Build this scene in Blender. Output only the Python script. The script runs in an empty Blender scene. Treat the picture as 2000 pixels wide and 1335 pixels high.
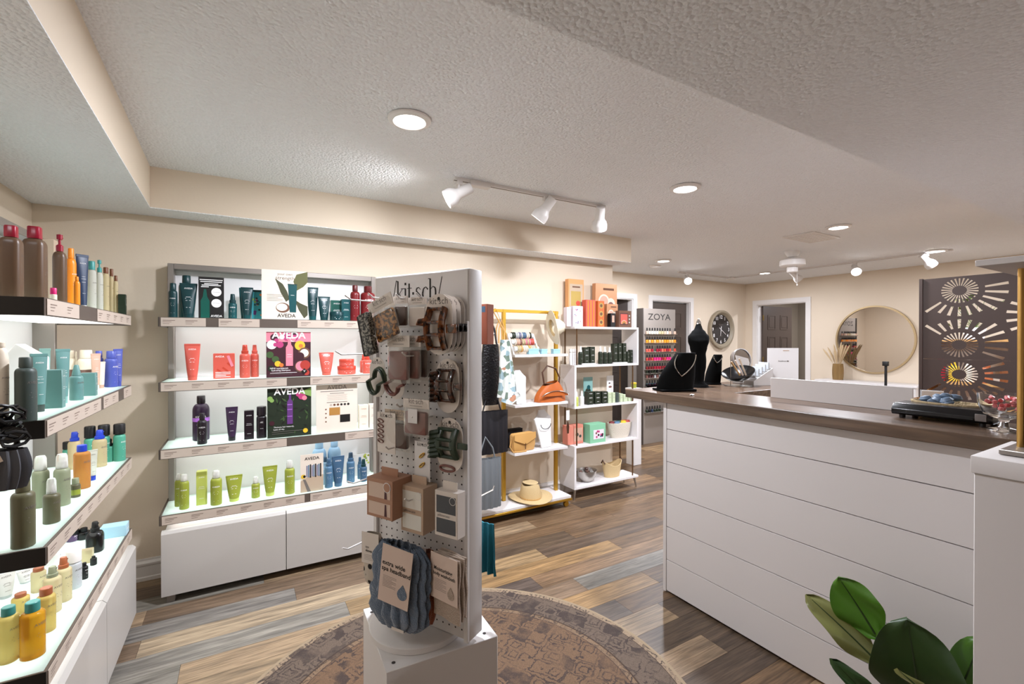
import bpy, bmesh, math, random
from mathutils import Vector, Matrix
random.seed(7)
PI = math.pi
scene = bpy.context.scene
COL = scene.collection

# ------------------------------------------------------------------ camera, world, exposure
F_PX, YAW, PITCH, EYE = 897.2, 0.528486, -0.005865, 1.45
cam_d = bpy.data.cameras.new('camera'); cam = bpy.data.objects.new('camera', cam_d); COL.objects.link(cam)
cam_d.sensor_width = 36.0; cam_d.lens = F_PX / 2000 * 36.0; cam_d.clip_start = 0.02
cam.location = (0, 0, EYE); cam.rotation_euler = (PI/2 + PITCH, 0, -YAW)
scene.camera = cam
scene.view_settings.view_transform = 'Standard'; scene.view_settings.look = 'None'
scene.view_settings.gamma = 1.0; scene.view_settings.use_curve_mapping = False
scene.view_settings.exposure = 0.52
world = bpy.data.worlds.new('world'); scene.world = world; world.use_nodes = True
world.node_tree.nodes['Background'].inputs[0].default_value = (0.93, 0.95, 1.0, 1)
world.node_tree.nodes['Background'].inputs[1].default_value = 0.3
W_DOWN, W_SPOT, LED_K = 40.0, 13.5, 1.2      # watts of the down lights and track heads, glow of the shelf light panels

# the eye's axes, used to turn a place seen in the photograph into a point on a known plane of the room
FW = Vector((math.sin(YAW)*math.cos(PITCH), math.cos(YAW)*math.cos(PITCH), math.sin(PITCH)))
RT = Vector((math.cos(YAW), -math.sin(YAW), 0)); UP = RT.cross(FW); EYEP = Vector((0, 0, EYE))
def ray(x, y): return FW + RT*((x-1000)/F_PX) - UP*((y-667.5)/F_PX)
def on(ax, x, y, v):
    d = ray(x, y); i = 'xyz'.index(ax); return EYEP + d*((v-EYEP[i])/d[i])
def depth(p): return (Vector(p)-EYEP).dot(FW)

# ------------------------------------------------------------------ materials
def lin(c):
    if isinstance(c, str):
        c = c.lstrip('#'); c = [int(c[i:i+2], 16)/255 for i in (0, 2, 4)]
        return tuple(((v+.055)/1.055)**2.4 if v > .04045 else v/12.92 for v in c)
    return tuple(c)
MATS = {}
def mat(name, col='#cccccc', rough=.5, metal=0, emit=0, ecol=None, trans=0, alpha=1, coat=0, bump=0, bscale=200, spec=.5, sheen=0, noise=0, nscale=5, ior=1.45, subs=0):
    if name in MATS: return MATS[name]
    m = bpy.data.materials.new(name); m.use_nodes = True; nt = m.node_tree; b = nt.nodes['Principled BSDF']
    c = lin(col); b.inputs['Base Color'].default_value = (*c, 1); b.inputs['Roughness'].default_value = rough
    b.inputs['Metallic'].default_value = metal; b.inputs['Specular IOR Level'].default_value = spec
    b.inputs['Transmission Weight'].default_value = trans; b.inputs['Alpha'].default_value = alpha
    b.inputs['Coat Weight'].default_value = coat; b.inputs['IOR'].default_value = ior
    b.inputs['Sheen Weight'].default_value = sheen
    if subs: b.inputs['Subsurface Weight'].default_value = subs; b.inputs['Subsurface Scale'].default_value = .02
    if emit: b.inputs['Emission Color'].default_value = (*lin(ecol or col), 1); b.inputs['Emission Strength'].default_value = emit
    if noise or bump:
        tc = nt.nodes.new('ShaderNodeTexCoord')
    if noise:
        n = nt.nodes.new('ShaderNodeTexNoise'); n.inputs['Scale'].default_value = nscale; n.inputs['Detail'].default_value = 4
        nt.links.new(tc.outputs['Object'], n.inputs['Vector'])
        mr = nt.nodes.new('ShaderNodeMapRange'); mr.inputs['To Min'].default_value = 1-noise; mr.inputs['To Max'].default_value = 1+noise
        nt.links.new(n.outputs['Fac'], mr.inputs['Value'])
        mx = nt.nodes.new('ShaderNodeVectorMath'); mx.operation = 'SCALE'; mx.inputs[0].default_value = c
        nt.links.new(mr.outputs[0], mx.inputs['Scale']); nt.links.new(mx.outputs[0], b.inputs['Base Color'])
    if bump:
        n = nt.nodes.new('ShaderNodeTexNoise'); n.inputs['Scale'].default_value = bscale; n.inputs['Detail'].default_value = 3
        nt.links.new(tc.outputs['Object'], n.inputs['Vector'])
        bp = nt.nodes.new('ShaderNodeBump'); bp.inputs['Strength'].default_value = bump; bp.inputs['Distance'].default_value = .01
        nt.links.new(n.outputs['Fac'], bp.inputs['Height']); nt.links.new(bp.outputs['Normal'], b.inputs['Normal'])
    MATS[name] = m; return m

def nodes_mat(name):
    m = bpy.data.materials.new(name); m.use_nodes = True; nt = m.node_tree
    MATS[name] = m
    return m, nt, nt.nodes['Principled BSDF'], nt.nodes.new, nt.links.new

def ramp(nt, stops, interp='LINEAR'):
    r = nt.nodes.new('ShaderNodeValToRGB'); r.color_ramp.interpolation = interp
    e = r.color_ramp.elements
    while len(e) < len(stops): e.new(.5)
    for k, (p, c) in enumerate(stops): e[k].position = p; e[k].color = (*lin(c), 1)
    return r

mat('wall_paint', '#dccdb9', .6, bump=.05, bscale=60)
mat('white_trim', '#e2dedb', .4)
mat('white_lacquer', '#dcd8d8', .32)
mat('cabinet_white', '#b6b1ac', .35)
mat('white_matte', '#dcd9d8', .6)
mat('counter_white', '#cac4c1', .45)
mat('frame_grey', '#8f8882', .38, metal=.55)
mat('fascia_dark', '#5b5048', .5, metal=.2)
mat('end_black', '#14100e', .35)
mat('ticket', '#b9aa9d', .6)
mat('ticket_print', '#77665c', .7)
mat('back_panel', '#dcd9da', .5)
mat('black', '#0b0a0b', .45)
mat('black_soft', '#050505', .9, spec=.15)
mat('near_black_gloss', '#0a0a0c', .22)
mat('chrome', '#d8d8d8', .12, metal=1)
mat('steel', '#b9b4ae', .3, metal=1)
mat('gold', '#c49a3c', .35, metal=.85)
mat('brass_post', '#d8b06a', .3, metal=1)
mat('clear', '#ffffff', .05, trans=1, ior=1.3)
mat('led', '#ffffff', .5, emit=LED_K, ecol='#fffaf6')
mat('lamp_face', '#ffffff', .5, emit=9, ecol='#fffaf4')
mat('ink', '#2a2624', .7)
mat('ink_white', '#f2efee', .6)
mat('ink_grey', '#6f6762', .7)

m, nt, b, N, L = nodes_mat('ceiling_texture')                       # sprayed knock-down ceiling
b.inputs['Base Color'].default_value = (*lin('#f3f5f8'), 1); b.inputs['Roughness'].default_value = .9
tc = N('ShaderNodeTexCoord'); n1 = N('ShaderNodeTexNoise'); n1.inputs['Scale'].default_value = 60; n1.inputs['Detail'].default_value = 5; n1.inputs['Roughness'].default_value = .65
v1 = N('ShaderNodeTexVoronoi'); v1.inputs['Scale'].default_value = 75
L(tc.outputs['Object'], n1.inputs['Vector']); L(tc.outputs['Object'], v1.inputs['Vector'])
ad = N('ShaderNodeMath'); ad.operation = 'SUBTRACT'; L(n1.outputs['Fac'], ad.inputs[0]); L(v1.outputs['Distance'], ad.inputs[1])
bp = N('ShaderNodeBump'); bp.inputs['Strength'].default_value = .7; bp.inputs['Distance'].default_value = .013
L(ad.outputs[0], bp.inputs['Height']); L(bp.outputs['Normal'], b.inputs['Normal'])

m, nt, b, N, L = nodes_mat('plank_vinyl')                           # plank colour comes from each plank object, grain from noise
oi = N('ShaderNodeObjectInfo'); tc = N('ShaderNodeTexCoord')
mp = N('ShaderNodeMapping'); mp.inputs['Scale'].default_value = (1.6, 26, 1); L(tc.outputs['Object'], mp.inputs['Vector'])
vm = N('ShaderNodeVectorMath'); vm.operation = 'ADD'; cb = N('ShaderNodeCombineXYZ'); ml = N('ShaderNodeMath'); ml.operation = 'MULTIPLY'; ml.inputs[1].default_value = 37
L(oi.outputs['Random'], ml.inputs[0]); L(ml.outputs[0], cb.inputs[0]); L(ml.outputs[0], cb.inputs[2]); L(mp.outputs[0], vm.inputs[0]); L(cb.outputs[0], vm.inputs[1])
g1 = N('ShaderNodeTexNoise'); g1.inputs['Scale'].default_value = 1.3; g1.inputs['Detail'].default_value = 7; g1.inputs['Roughness'].default_value = .6; g1.inputs['Distortion'].default_value = .6
L(vm.outputs[0], g1.inputs['Vector'])
g2 = N('ShaderNodeTexNoise'); g2.inputs['Scale'].default_value = 5; g2.inputs['Detail'].default_value = 6; L(vm.outputs[0], g2.inputs['Vector'])
r1 = ramp(nt, [(.28, '#4d443f'), (.5, '#b9b2aa'), (.72, '#f3ece2')]); L(g1.outputs['Fac'], r1.inputs['Fac'])
mx = N('ShaderNodeMix'); mx.data_type = 'RGBA'; mx.blend_type = 'OVERLAY'; mx.inputs['Factor'].default_value = .62
L(oi.outputs['Color'], mx.inputs[6]); L(r1.outputs['Color'], mx.inputs[7])
r2 = ramp(nt, [(.36, '#9a938c'), (.6, '#ffffff')]); L(g2.outputs['Fac'], r2.inputs['Fac'])
m2 = N('ShaderNodeMix'); m2.data_type = 'RGBA'; m2.blend_type = 'MULTIPLY'; m2.inputs['Factor'].default_value = .55
L(mx.outputs[2], m2.inputs[6]); L(r2.outputs['Color'], m2.inputs[7]); L(m2.outputs[2], b.inputs['Base Color'])
b.inputs['Roughness'].default_value = .42
bp = N('ShaderNodeBump'); bp.inputs['Strength'].default_value = .08; bp.inputs['Distance'].default_value = .004; L(g2.outputs['Fac'], bp.inputs['Height']); L(bp.outputs['Normal'], b.inputs['Normal'])

def wood_mat(name, dark, light, rough=.3, scale=(1, 14, 14), coat=0):
    m, nt, b, N, L = nodes_mat(name)
    tc = N('ShaderNodeTexCoord'); mp = N('ShaderNodeMapping'); mp.inputs['Scale'].default_value = scale; L(tc.outputs['Object'], mp.inputs['Vector'])
    g = N('ShaderNodeTexNoise'); g.inputs['Scale'].default_value = 2.2; g.inputs['Detail'].default_value = 7; g.inputs['Distortion'].default_value = .5; L(mp.outputs[0], g.inputs['Vector'])
    r = ramp(nt, [(.3, dark), (.7, light)]); L(g.outputs['Fac'], r.inputs['Fac']); L(r.outputs['Color'], b.inputs['Base Color'])
    b.inputs['Roughness'].default_value = rough; b.inputs['Coat Weight'].default_value = coat; return m
wood_mat('counter_wood', '#43342a', '#6b5645', .26, (14, 1, 14))
wood_mat('bin_wood', '#9c7444', '#b98c55', .5)

# ------------------------------------------------------------------ mesh helpers
class MB:
    def __init__(s): s.v = []; s.f = []; s.weld = False
    def add(s, v, f):
        o = len(s.v); s.v += [tuple(p) for p in v]; s.f += [tuple(i+o for i in q) for q in f]; return s
    def box(s, a, b_):
        x0, y0, z0 = a; x1, y1, z1 = b_
        return s.add([(x0,y0,z0),(x1,y0,z0),(x1,y1,z0),(x0,y1,z0),(x0,y0,z1),(x1,y0,z1),(x1,y1,z1),(x0,y1,z1)],
                     [(0,3,2,1),(4,5,6,7),(0,1,5,4),(1,2,6,5),(2,3,7,6),(3,0,4,7)])
    def lathe(s, prof, n=20, c=(0,0,0), sx=1, sy=1, sq=2.0, ring=False):
        """rings of (radius, z); sq > 2 squares the section off"""
        v = []; f = []; s.weld = s.weld or min(p[0] for p in prof) < 1e-6
        for r, z in prof:
            for k in range(n):
                a = 2*PI*(k+.5)/n; ca, sa = math.cos(a), math.sin(a)
                if sq != 2:
                    q = (abs(ca)**sq + abs(sa)**sq)**(-1/sq); ca *= q; sa *= q
                v.append((c[0]+r*ca*sx, c[1]+r*sa*sy, c[2]+z))
        for i in range(len(prof)-1):
            for k in range(n):
                a, b_ = i*n+k, i*n+(k+1) % n; f.append((a, b_, b_+n, a+n))
        if ring:
            o = (len(prof)-1)*n; f += [(o+k, o+(k+1) % n, (k+1) % n, k) for k in range(n)]; return s.add(v, f)
        if prof[0][0] > 1e-6: f.append(tuple(reversed(range(n))))
        if prof[-1][0] > 1e-6: f.append(tuple((len(prof)-1)*n+k for k in range(n)))
        return s.add(v, f)
    def tube(s, pts, r, n=8, caps=True, flat=1.0):
        P = [Vector(p) for p in pts]; v = []; f = []; m = len(P)
        rs = r if isinstance(r, (list, tuple)) else [r]*m
        t0 = (P[1]-P[0]).normalized(); ref = Vector((0,0,1)) if abs(t0.z) < .9 else Vector((1,0,0)); u = t0.cross(ref).normalized()
        for i in range(m):
            t = (P[min(i+1, m-1)]-P[max(i-1, 0)])
            t = t.normalized() if t.length > 1e-9 else t0
            u = (u - t*u.dot(t)); u = u.normalized() if u.length > 1e-6 else t.orthogonal().normalized()
            w = t.cross(u)
            for k in range(n):
                a = 2*PI*k/n; v.append(P[i]+u*(math.cos(a)*rs[i])+w*(math.sin(a)*rs[i]*flat))
        for i in range(m-1):
            for k in range(n):
                a, b_ = i*n+k, i*n+(k+1) % n; f.append((a, b_, b_+n, a+n))
        if caps: f.append(tuple(reversed(range(n)))); f.append(tuple((m-1)*n+k for k in range(n)))
        return s.add(v, f)
    def prism(s, poly, t0, t1, ax='y'):
        """2D polygon (a, b) extruded along ax: 'y' -> (a, t, b), 'x' -> (t, a, b), 'z' -> (a, b, t)"""
        n = len(poly)
        mk = {'y': lambda a, b_, t: (a, t, b_), 'x': lambda a, b_, t: (t, a, b_), 'z': lambda a, b_, t: (a, b_, t)}[ax]
        v = [mk(a, b_, t0) for a, b_ in poly]+[mk(a, b_, t1) for a, b_ in poly]
        f = [tuple(range(n)), tuple(reversed(range(n, 2*n)))]+[(i, i+n, (i+1) % n+n, (i+1) % n) for i in range(n)]
        return s.add(v, f)
    def grid(s, fn, nu, nv, thick=None):
        v = [fn(i/nu, j/nv) for j in range(nv+1) for i in range(nu+1)]
        f = [(j*(nu+1)+i, j*(nu+1)+i+1, (j+1)*(nu+1)+i+1, (j+1)*(nu+1)+i) for j in range(nv) for i in range(nu)]
        return s.add(v, f)
    def xf(s, M): s.v = [tuple(M @ Vector(p)) for p in s.v]; return s
    def build(s, name, m, parent=None, smooth=40, bevel=0, seg=2, solid=0, sub=0, loc=None, rot=None):
        me = bpy.data.meshes.new(name); me.from_pydata(s.v, [], s.f)
        bm = bmesh.new(); bm.from_mesh(me)
        if s.weld: bmesh.ops.remove_doubles(bm, verts=bm.verts[:], dist=1e-7)
        bmesh.ops.recalc_face_normals(bm, faces=bm.faces)
        if bevel:
            bmesh.ops.bevel(bm, geom=[e for e in bm.edges if e.calc_face_angle(0) > .5], offset=bevel, segments=seg, affect='EDGES', profile=.5, clamp_overlap=True)
        if solid: bmesh.ops.solidify(bm, geom=bm.faces[:], thickness=solid)
        if sub: bmesh.ops.subdivide_edges(bm, edges=bm.edges[:], cuts=sub, use_grid_fill=True, smooth=1)
        bm.to_mesh(me); bm.free()
        if smooth:
            me.shade_smooth(); me.set_sharp_from_angle(angle=math.radians(smooth))
        me.materials.append(MATS[m] if isinstance(m, str) else m)
        o = bpy.data.objects.new(name, me); COL.objects.link(o)
        if parent: o.parent = parent
        if loc: o.location = loc
        if rot: o.rotation_euler = rot
        return o

def tag(o, label=None, cat=None, group=None, kind=None):
    if label: o['label'] = label
    if cat: o['category'] = cat
    if group: o['group'] = group
    if kind: o['kind'] = kind
    return o
def thing(name, label, cat, loc=(0,0,0), rz=0, group=None, rot=None):
    o = bpy.data.objects.new(name, None); COL.objects.link(o); o.empty_display_size = .05
    o.location = loc; o.rotation_euler = rot or (0, 0, rz)
    return tag(o, label, cat, group)
def struct(name, mb, m, parent=None, **k):
    o = mb.build(name, m, parent, **k)
    if not parent: o['kind'] = 'structure'
    return o
def B(a, b): return MB().box(a, b)
_TXT = {}
def text_geo(s, size, bold=0):
    key = (s, bold)
    if key not in _TXT:
        cu = bpy.data.curves.new('t', 'FONT'); cu.body = s; cu.size = 1; cu.align_x = 'CENTER'; cu.resolution_u = 3; cu.offset = bold
        ob = bpy.data.objects.new('t', cu); COL.objects.link(ob)
        dg = bpy.context.evaluated_depsgraph_get(); me = ob.evaluated_get(dg).to_mesh()
        _TXT[key] = ([tuple(v.co) for v in me.vertices], [tuple(p.vertices) for p in me.polygons])
        ob.evaluated_get(dg).to_mesh_clear(); bpy.data.objects.remove(ob); bpy.data.curves.remove(cu)
    v, f = _TXT[key]
    return [(x*size, y*size) for x, y, z in v], f
def rect_geo(w, h): return [(-w/2,-h/2),(w/2,-h/2),(w/2,h/2),(-w/2,h/2)], [(0,1,2,3)]
class Print:
    """flat print (lettering, blocks of colour) laid on a face: collects 2D shapes, each material its own mesh part"""
    def __init__(s): s.g = {}; s.n = 0
    def shape(s, m, v, f, x, z, lift=0): s.n += 1; s.g.setdefault(m, []).append(([(a+x, b_+z) for a, b_ in v], f, lift+s.n*.12)); return s
    def text(s, t, x, z, size, m='ink', bold=0, lift=1, sx=1):
        v, f = text_geo(t, size, bold); return s.shape(m, [(a*sx, b_) for a, b_ in v], f, x, z, lift)
    def bar(s, x, z, w, h, m='ink_grey', lift=1): return s.shape(m, *rect_geo(w, h), x, z, lift)
    def poly(s, pts, m, lift=0): return s.shape(m, list(pts), [tuple(range(len(pts)))], 0, 0, lift)
    def disc(s, x, z, r, m, lift=0, n=20, sy=1): return s.poly([(x+r*math.cos(2*PI*k/n), z+r*sy*math.sin(2*PI*k/n)) for k in range(n)], m, lift)
    def lines(s, x, z, w, n, gap, h=.0012, m='ink_grey'):
        for k in range(n): s.bar(x-w*.5*(0 if k % 3 != 2 else .3), z-k*gap, w*(1 if k % 3 != 2 else .7), h, m)
        return s
    def onto(s, parent, fn, name='print'):
        for m, parts in s.g.items():
            mb = MB()
            for v, f, lift in parts: mb.add([fn(a, b_, lift) for a, b_ in v], f)
            o = mb.build(name, m, parent, smooth=0)
            if len(parts) > 1: o['kind'] = 'stuff'
def flat_face(y=0, x0=0, z0=0, step=.00025):     # a face looking towards -y of its thing
    return lambda a, b_, l: (x0+a, y-step*(l+1), z0+b_)
def bent_face(R, z0=0, face=0, sy=1):                # wrapped round a bottle of radius R, facing angle `face` (0 = -y)
    def fn(a, b_, l):
        t = a/R+face; r = R+.0003*(l+1); return (r*math.sin(t), -r*math.cos(t)*sy, z0+b_)
    return fn

# ------------------------------------------------------------------ the room shell
BY, LX, FY, RX, ZC, ZS = 3.50, -1.0, 5.0, 7.76, 2.43, 2.195      # back wall, left wall, far wall, right wall, ceiling, soffit
XE = 3.22                                                         # where the back wall ends
floor = struct('floor', B((LX-.1, -2.6, -.05), (RX+2.3, FY+1.2, -.006)), 'plank_vinyl', smooth=0); floor.color = (*lin('#7a6756'), 1)
PAL = {'g': '#85837f', 'd': '#5a504a', 't': '#94816a', 'l': '#b0a089', 'b': '#6d5c4c', 'm': '#7c6a59', 'y': '#988263'}
PW, Y0 = .1475, 2.95
plank_me = {}
def plank(x0, x1, k, key):
    x1 = min(x1, RX); ln = round(x1-x0, 3)
    if ln < .03: return
    if ln not in plank_me:
        mb = B((.0006, .0006, -.006), (ln-.0006, PW-.0006, 0)); o = mb.build('plank', 'plank_vinyl', floor, smooth=0); plank_me[ln] = o.data
    else:
        o = bpy.data.objects.new('plank', plank_me[ln]); COL.objects.link(o); o.parent = floor
    o.location = (x0, Y0-PW*(k+1), 0)
    c = lin(PAL[key]); j = random.uniform(.88, 1.1)
    if x0 > .8 and key != 'g': c = (c[0]*.98, c[1]*.89, c[2]*.74)  # right-hand planks browner and darker, weaker light there put into their colour
    o.color = (c[0]*j, c[1]*j, c[2]*j*random.uniform(.96, 1.02), 1)
FORCED = {0: [(.25, 'g'), (1.43, 'm'), (2.62, 'b')], 1: [(-.43, 'm'), (.86, 'l'), (2.09, 'd'), (3.3, 'b')], 2: [(.48, 'g'), (1.74, 'y'), (2.9, 'd')],
          3: [(-.247, 'g'), (1.0, 't'), (2.265, 'y'), (3.4, 'b')], 4: [(.3, 't'), (1.505, 'd'), (2.7, 'm')], 5: [(.52, 'l'), (1.72, 'm'), (2.9, 'g')],
          6: [(.95, 't'), (2.138, 'y'), (3.3, 'b')], 7: [(.6, 'd'), (1.78, 'd'), (2.9, 'b')], 8: [(.77, 'm'), (1.96, 't'), (3.1, 'd')], 9: [(1.2, 'b'), (2.4, 'd')],
          10: [(.74, 'd'), (1.935, 't'), (3.1, 'd')], 11: [(1.3, 'm'), (2.5, 'd')], -1: [(.75, 'm'), (1.95, 't'), (3.1, 'm')], -2: [(1.3, 't'), (2.5, 'm')]}
for k in range(-14, 14):
    x = LX; i = 0
    if k in FORCED:
        for xe, key in FORCED[k]:
            while xe-x > 1.4: plank(x, xe-1.2 if xe-1.2-x < 1.2 else x+1.2, k, random.choice('gtm')); x = xe-1.2 if xe-1.2-x < 1.2 else x+1.2
            plank(x, xe, k, key); x = xe
    else: x1 = LX+random.uniform(.25, 1.2); plank(x, x1, k, random.choice('gtmb')); x = x1
    while x < (RX if k < 0 else 4.6):
        ln = 1.2; far = x > 1.4
        plank(x, x+ln, k, random.choice('dbbmmtd' if far else 'gtlmb')); x += ln

def wall(name, a, b, m='wall_paint', **k): return struct(name, B(a, b), m, smooth=0, **k)
wall('wall_left', (LX-.12, -2.6, 0), (LX, BY, ZC))
wall('wall_back', (LX-.12, BY, 0), (XE, BY+.12, ZC))
wall('wall_passage', (XE-.12, BY+.12, 0), (XE, FY, ZC))
wall('wall_front', (LX-.12, -2.72, 0), (RX+.12, -2.6, ZC))
# far wall with its two door openings, right wall with one
def opening_wall(name, ax, at, t, lo, hi, holes):
    mb = MB(); x = lo
    def bx(a, b_, z0, z1):
        mb.box((a, at, z0), (b_, at+t, z1)) if ax == 'y' else mb.box((at, a, z0), (at+t, b_, z1))
    for h0, h1, hz in holes:
        bx(x, h0, 0, ZC); bx(h0, h1, hz, ZC); x = h1
    bx(x, hi, 0, ZC); return struct(name, mb, 'wall_paint', smooth=0)
DA0, DA1, DB0, DB1, DH = 4.20, 5.0, 5.40, 6.27, 2.05
DC0, DC1 = 3.97, 4.78
opening_wall('wall_far', 'y', FY, .12, XE-.12, RX+.12, [(DA0, DA1, DH), (DB0, DB1, DH)])
opening_wall('wall_right', 'x', RX, .12, -2.6, FY, [(DC0, DC1, DH)])
struct('ceiling', B((LX-.12, -2.72, ZC), (RX+2.3, FY+1.2, ZC+.08)), 'ceiling_texture', smooth=0)
def soffit(name, poly):
    o = struct(name, MB().prism(poly, ZS+.004, ZC, 'z'), 'wall_paint', smooth=0)
    MB().prism(poly, ZS, ZS+.004, 'z').build('soffit_underside', 'ceiling_texture', o, smooth=0); return o
soffit('ceiling_soffit_left', [(LX, -2.6), (-.30, -2.6), (-.398, .91), (-.456, 3.285), (-.456, BY), (LX, BY)])
soffit('ceiling_soffit_back', [(-.4555, 3.285), (3.262, 3.285), (3.262, BY), (-.4555, BY)])
soffit('ceiling_soffit_front', [(-.3, -2.6), (RX, -2.6), (RX, .91), (-.3977, .91)])
def baseboard(name, a, b_, n):
    """moulded skirting: plinth, step and rounded cap following a wall line; n = outward normal"""
    mb = MB(); d = Vector((b_[0]-a[0], b_[1]-a[1], 0)); nn = Vector((*n, 0))
    prof = [(0, 0), (.016, 0), (.016, .02), (.012, .026), (.012, .085), (.017, .095), (.017, .105), (.007, .118), (.006, .13), (0, .13)]
    A = Vector((*a, 0)); v = []
    for P in (A, A+d): v += [P+nn*o_+Vector((0, 0, z)) for o_, z in prof]
    n_ = len(prof); mb.add(v, [(i, (i+1) % n_, (i+1) % n_+n_, i+n_) for i in range(n_)]+[tuple(range(n_)), tuple(reversed(range(n_, 2*n_)))])
    return struct(name, mb, 'white_trim', smooth=20)
baseboard('baseboard_back', (LX, BY), (XE, BY), (0, -1))
baseboard('baseboard_left', (LX, -2.6), (LX, BY), (1, 0))
baseboard('baseboard_far', (XE, FY), (DA0-.07, FY), (0, -1))
baseboard('baseboard_far_middle', (DA1+.07, FY), (DB0-.07, FY), (0, -1))
baseboard('baseboard_far_right', (DB1+.07, FY), (RX, FY), (0, -1))
baseboard('baseboard_right', (RX, -2.6), (RX, DC0-.07), (-1, 0))

mat('door_brown', '#4b3f38', .4); mat('door_dark', '#352c28', .45); mat('hinge', '#8a7443', .3, metal=1)
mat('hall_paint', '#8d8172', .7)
def casing(name, ax, at, lo, hi, side):
    mb = MB(); w, t = .075, .018
    def bx(a, b_, z0, z1, t0, t1):
        mb.box((a, t0, z0), (b_, t1, z1)) if ax == 'y' else mb.box((t0, a, z0), (t1, b_, z1))
    t0, t1 = sorted((at, at+side*t))
    bx(lo-w, lo, 0, DH+w, t0, t1); bx(hi, hi+w, 0, DH+w, t0, t1); bx(lo, hi, DH, DH+w, t0, t1)
    j0, j1 = sorted((at, at-side*.12))
    bx(lo, lo+.012, 0, DH, j0, j1); bx(hi-.012, hi, 0, DH, j0, j1); bx(lo+.012, hi-.012, DH-.012, DH, j0, j1)
    return struct(name, mb, 'white_trim', smooth=0)
casing('trim_1', 'y', FY, DA0, DA1, -1); casing('trim_2', 'y', FY, DB0, DB1, -1); casing('trim_3', 'x', RX, DC0, DC1, -1)
def leaf(name, loc, rz, w, m, handle=True):
    """six panel door leaf, hinge edge at its origin, running along +x, faces +-y"""
    t = .035; o = B((0, -t/2, .008), (w, t/2, DH-.02)).build(name, m, smooth=0, bevel=.002, seg=1); o['kind'] = 'structure'
    o.location = loc; o.rotation_euler = (0, 0, rz)
    cw = (w-.36)/2
    for c in (0, 1):
        for z0, z1 in ((.22, .78), (.95, 1.5), (1.62, 1.88)):
            x0 = .12+c*(cw+.12); mb = MB()
            for sd in (-1, 1):
                y = sd*(t/2+.001); fr = .018
                for a, b_ in (((x0, z0), (x0+cw, z0+fr)), ((x0, z1-fr), (x0+cw, z1)), ((x0, z0+fr), (x0+fr, z1-fr)), ((x0+cw-fr, z0+fr), (x0+cw, z1-fr))):
                    mb.box((a[0], min(y, y+sd*.006), a[1]), (b_[0], max(y, y+sd*.006), b_[1]))
                mb.box((x0+.04, min(y, y+sd*.004), z0+.04), (x0+cw-.04, max(y, y+sd*.004), z1-.04))
            mb.build('panel', m, o, smooth=0)
    if handle:
        h = MB()
        for sd in (-1, 1):
            h.lathe([(0, 0), (.026, 0), (.026, .008), (.009, .012), (.009, .035), (.024, .042), (.027, .055), (.018, .066), (0, .068)], 14)
        h.xf(Matrix.Rotation(PI/2, 4, 'X')); h.build('door_knob', 'brass_post', o, loc=(w-.07, -t/2, .95))
    for z in (.25, 1.05, 1.78): B((-.008, -t/2-.012, z), (.006, -t/2+.004, z+.09)).build('hinge', 'hinge', o, smooth=0)
    return o
leaf('door_1', (DB0+.014, FY+.075, 0), 0, DB1-DB0-.028, 'door_brown')
leaf('door_2', (RX+.1, DC1-.03, 0), math.radians(-5), .78, 'door_brown')
leaf('door_3', (DA1-.014, FY+.09, 0), math.radians(180-48), DA1-DA0-.028, 'door_dark')
# the small room behind the right-hand doorway and the dark closet behind the narrow one
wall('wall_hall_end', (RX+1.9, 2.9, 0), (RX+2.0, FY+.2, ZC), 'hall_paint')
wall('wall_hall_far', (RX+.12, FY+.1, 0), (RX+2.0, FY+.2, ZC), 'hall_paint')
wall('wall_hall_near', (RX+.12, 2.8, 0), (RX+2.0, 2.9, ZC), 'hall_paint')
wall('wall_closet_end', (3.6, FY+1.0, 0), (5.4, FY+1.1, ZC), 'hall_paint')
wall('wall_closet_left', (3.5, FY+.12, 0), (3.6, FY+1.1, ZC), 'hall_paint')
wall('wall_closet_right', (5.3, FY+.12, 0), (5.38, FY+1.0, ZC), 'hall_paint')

# ------------------------------------------------------------------ ceiling lights
def area(name, parent, loc, size, watts, col='#f1f5ff', spread=180, rot=None):
    l = bpy.data.lights.new(name, 'AREA'); l.shape = 'DISK'; l.size = size; l.energy = watts; l.color = lin(col); l.spread = math.radians(spread)
    o = bpy.data.objects.new(name, l); COL.objects.link(o); o.location = loc; o.parent = parent
    if rot: o.rotation_euler = rot
    return o
def downlight(x, y, label, z=ZC, w=W_DOWN, seen=True):
    t = thing('ceiling_downlight', label, 'light', (x, y, z), 0, 'round ceiling downlights')
    MB().lathe([(.085, 0), (.096, -.003), (.094, -.010), (.072, -.017), (.068, -.013), (.068, -.006)], 32, ring=True).build('trim_ring', 'white_trim', t)
    MB().lathe([(0, -.016), (.045, -.016), (.0685, -.012), (.0685, -.008)], 32).build('lens', 'lamp_face', t)
    area('downlight_glow', t, (0, 0, -.022), .13, w)
downlight(.64, 2.0, 'largest round downlight, on the ceiling above the pegboard stand')
downlight(2.46, 2.0, 'round downlight on the ceiling to the right of the three headed track')
downlight(4.46, 2.02, 'round downlight touching the ceiling vent')
downlight(6.6, 2.02, 'round downlight beside the rightmost track head, above the fretwork screen', w=W_DOWN*.3)
downlight(4.5, 3.98, 'round downlight beside the smoke detector')
downlight(6.62, 3.96, 'round downlight just left of the ceiling fan', w=W_DOWN*.4)
downlight(RX+1.0, 3.7, 'round downlight inside the small room behind the open door', w=W_DOWN*.8)  # unseen lamp, added to brighten the room behind the door
downlight(-.75, 1.3, 'round downlight in the left soffit beside the left shelf unit, out of the picture', ZS, W_DOWN*.05)  # added fill lamp, never in view, lifts the face of the pegboard stand
downlight(4.46, 0, 'round downlight in the front soffit behind the counter, out of the picture', ZS, W_DOWN*1.7)  # added out of view to bounce light up to the front soffit
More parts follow.
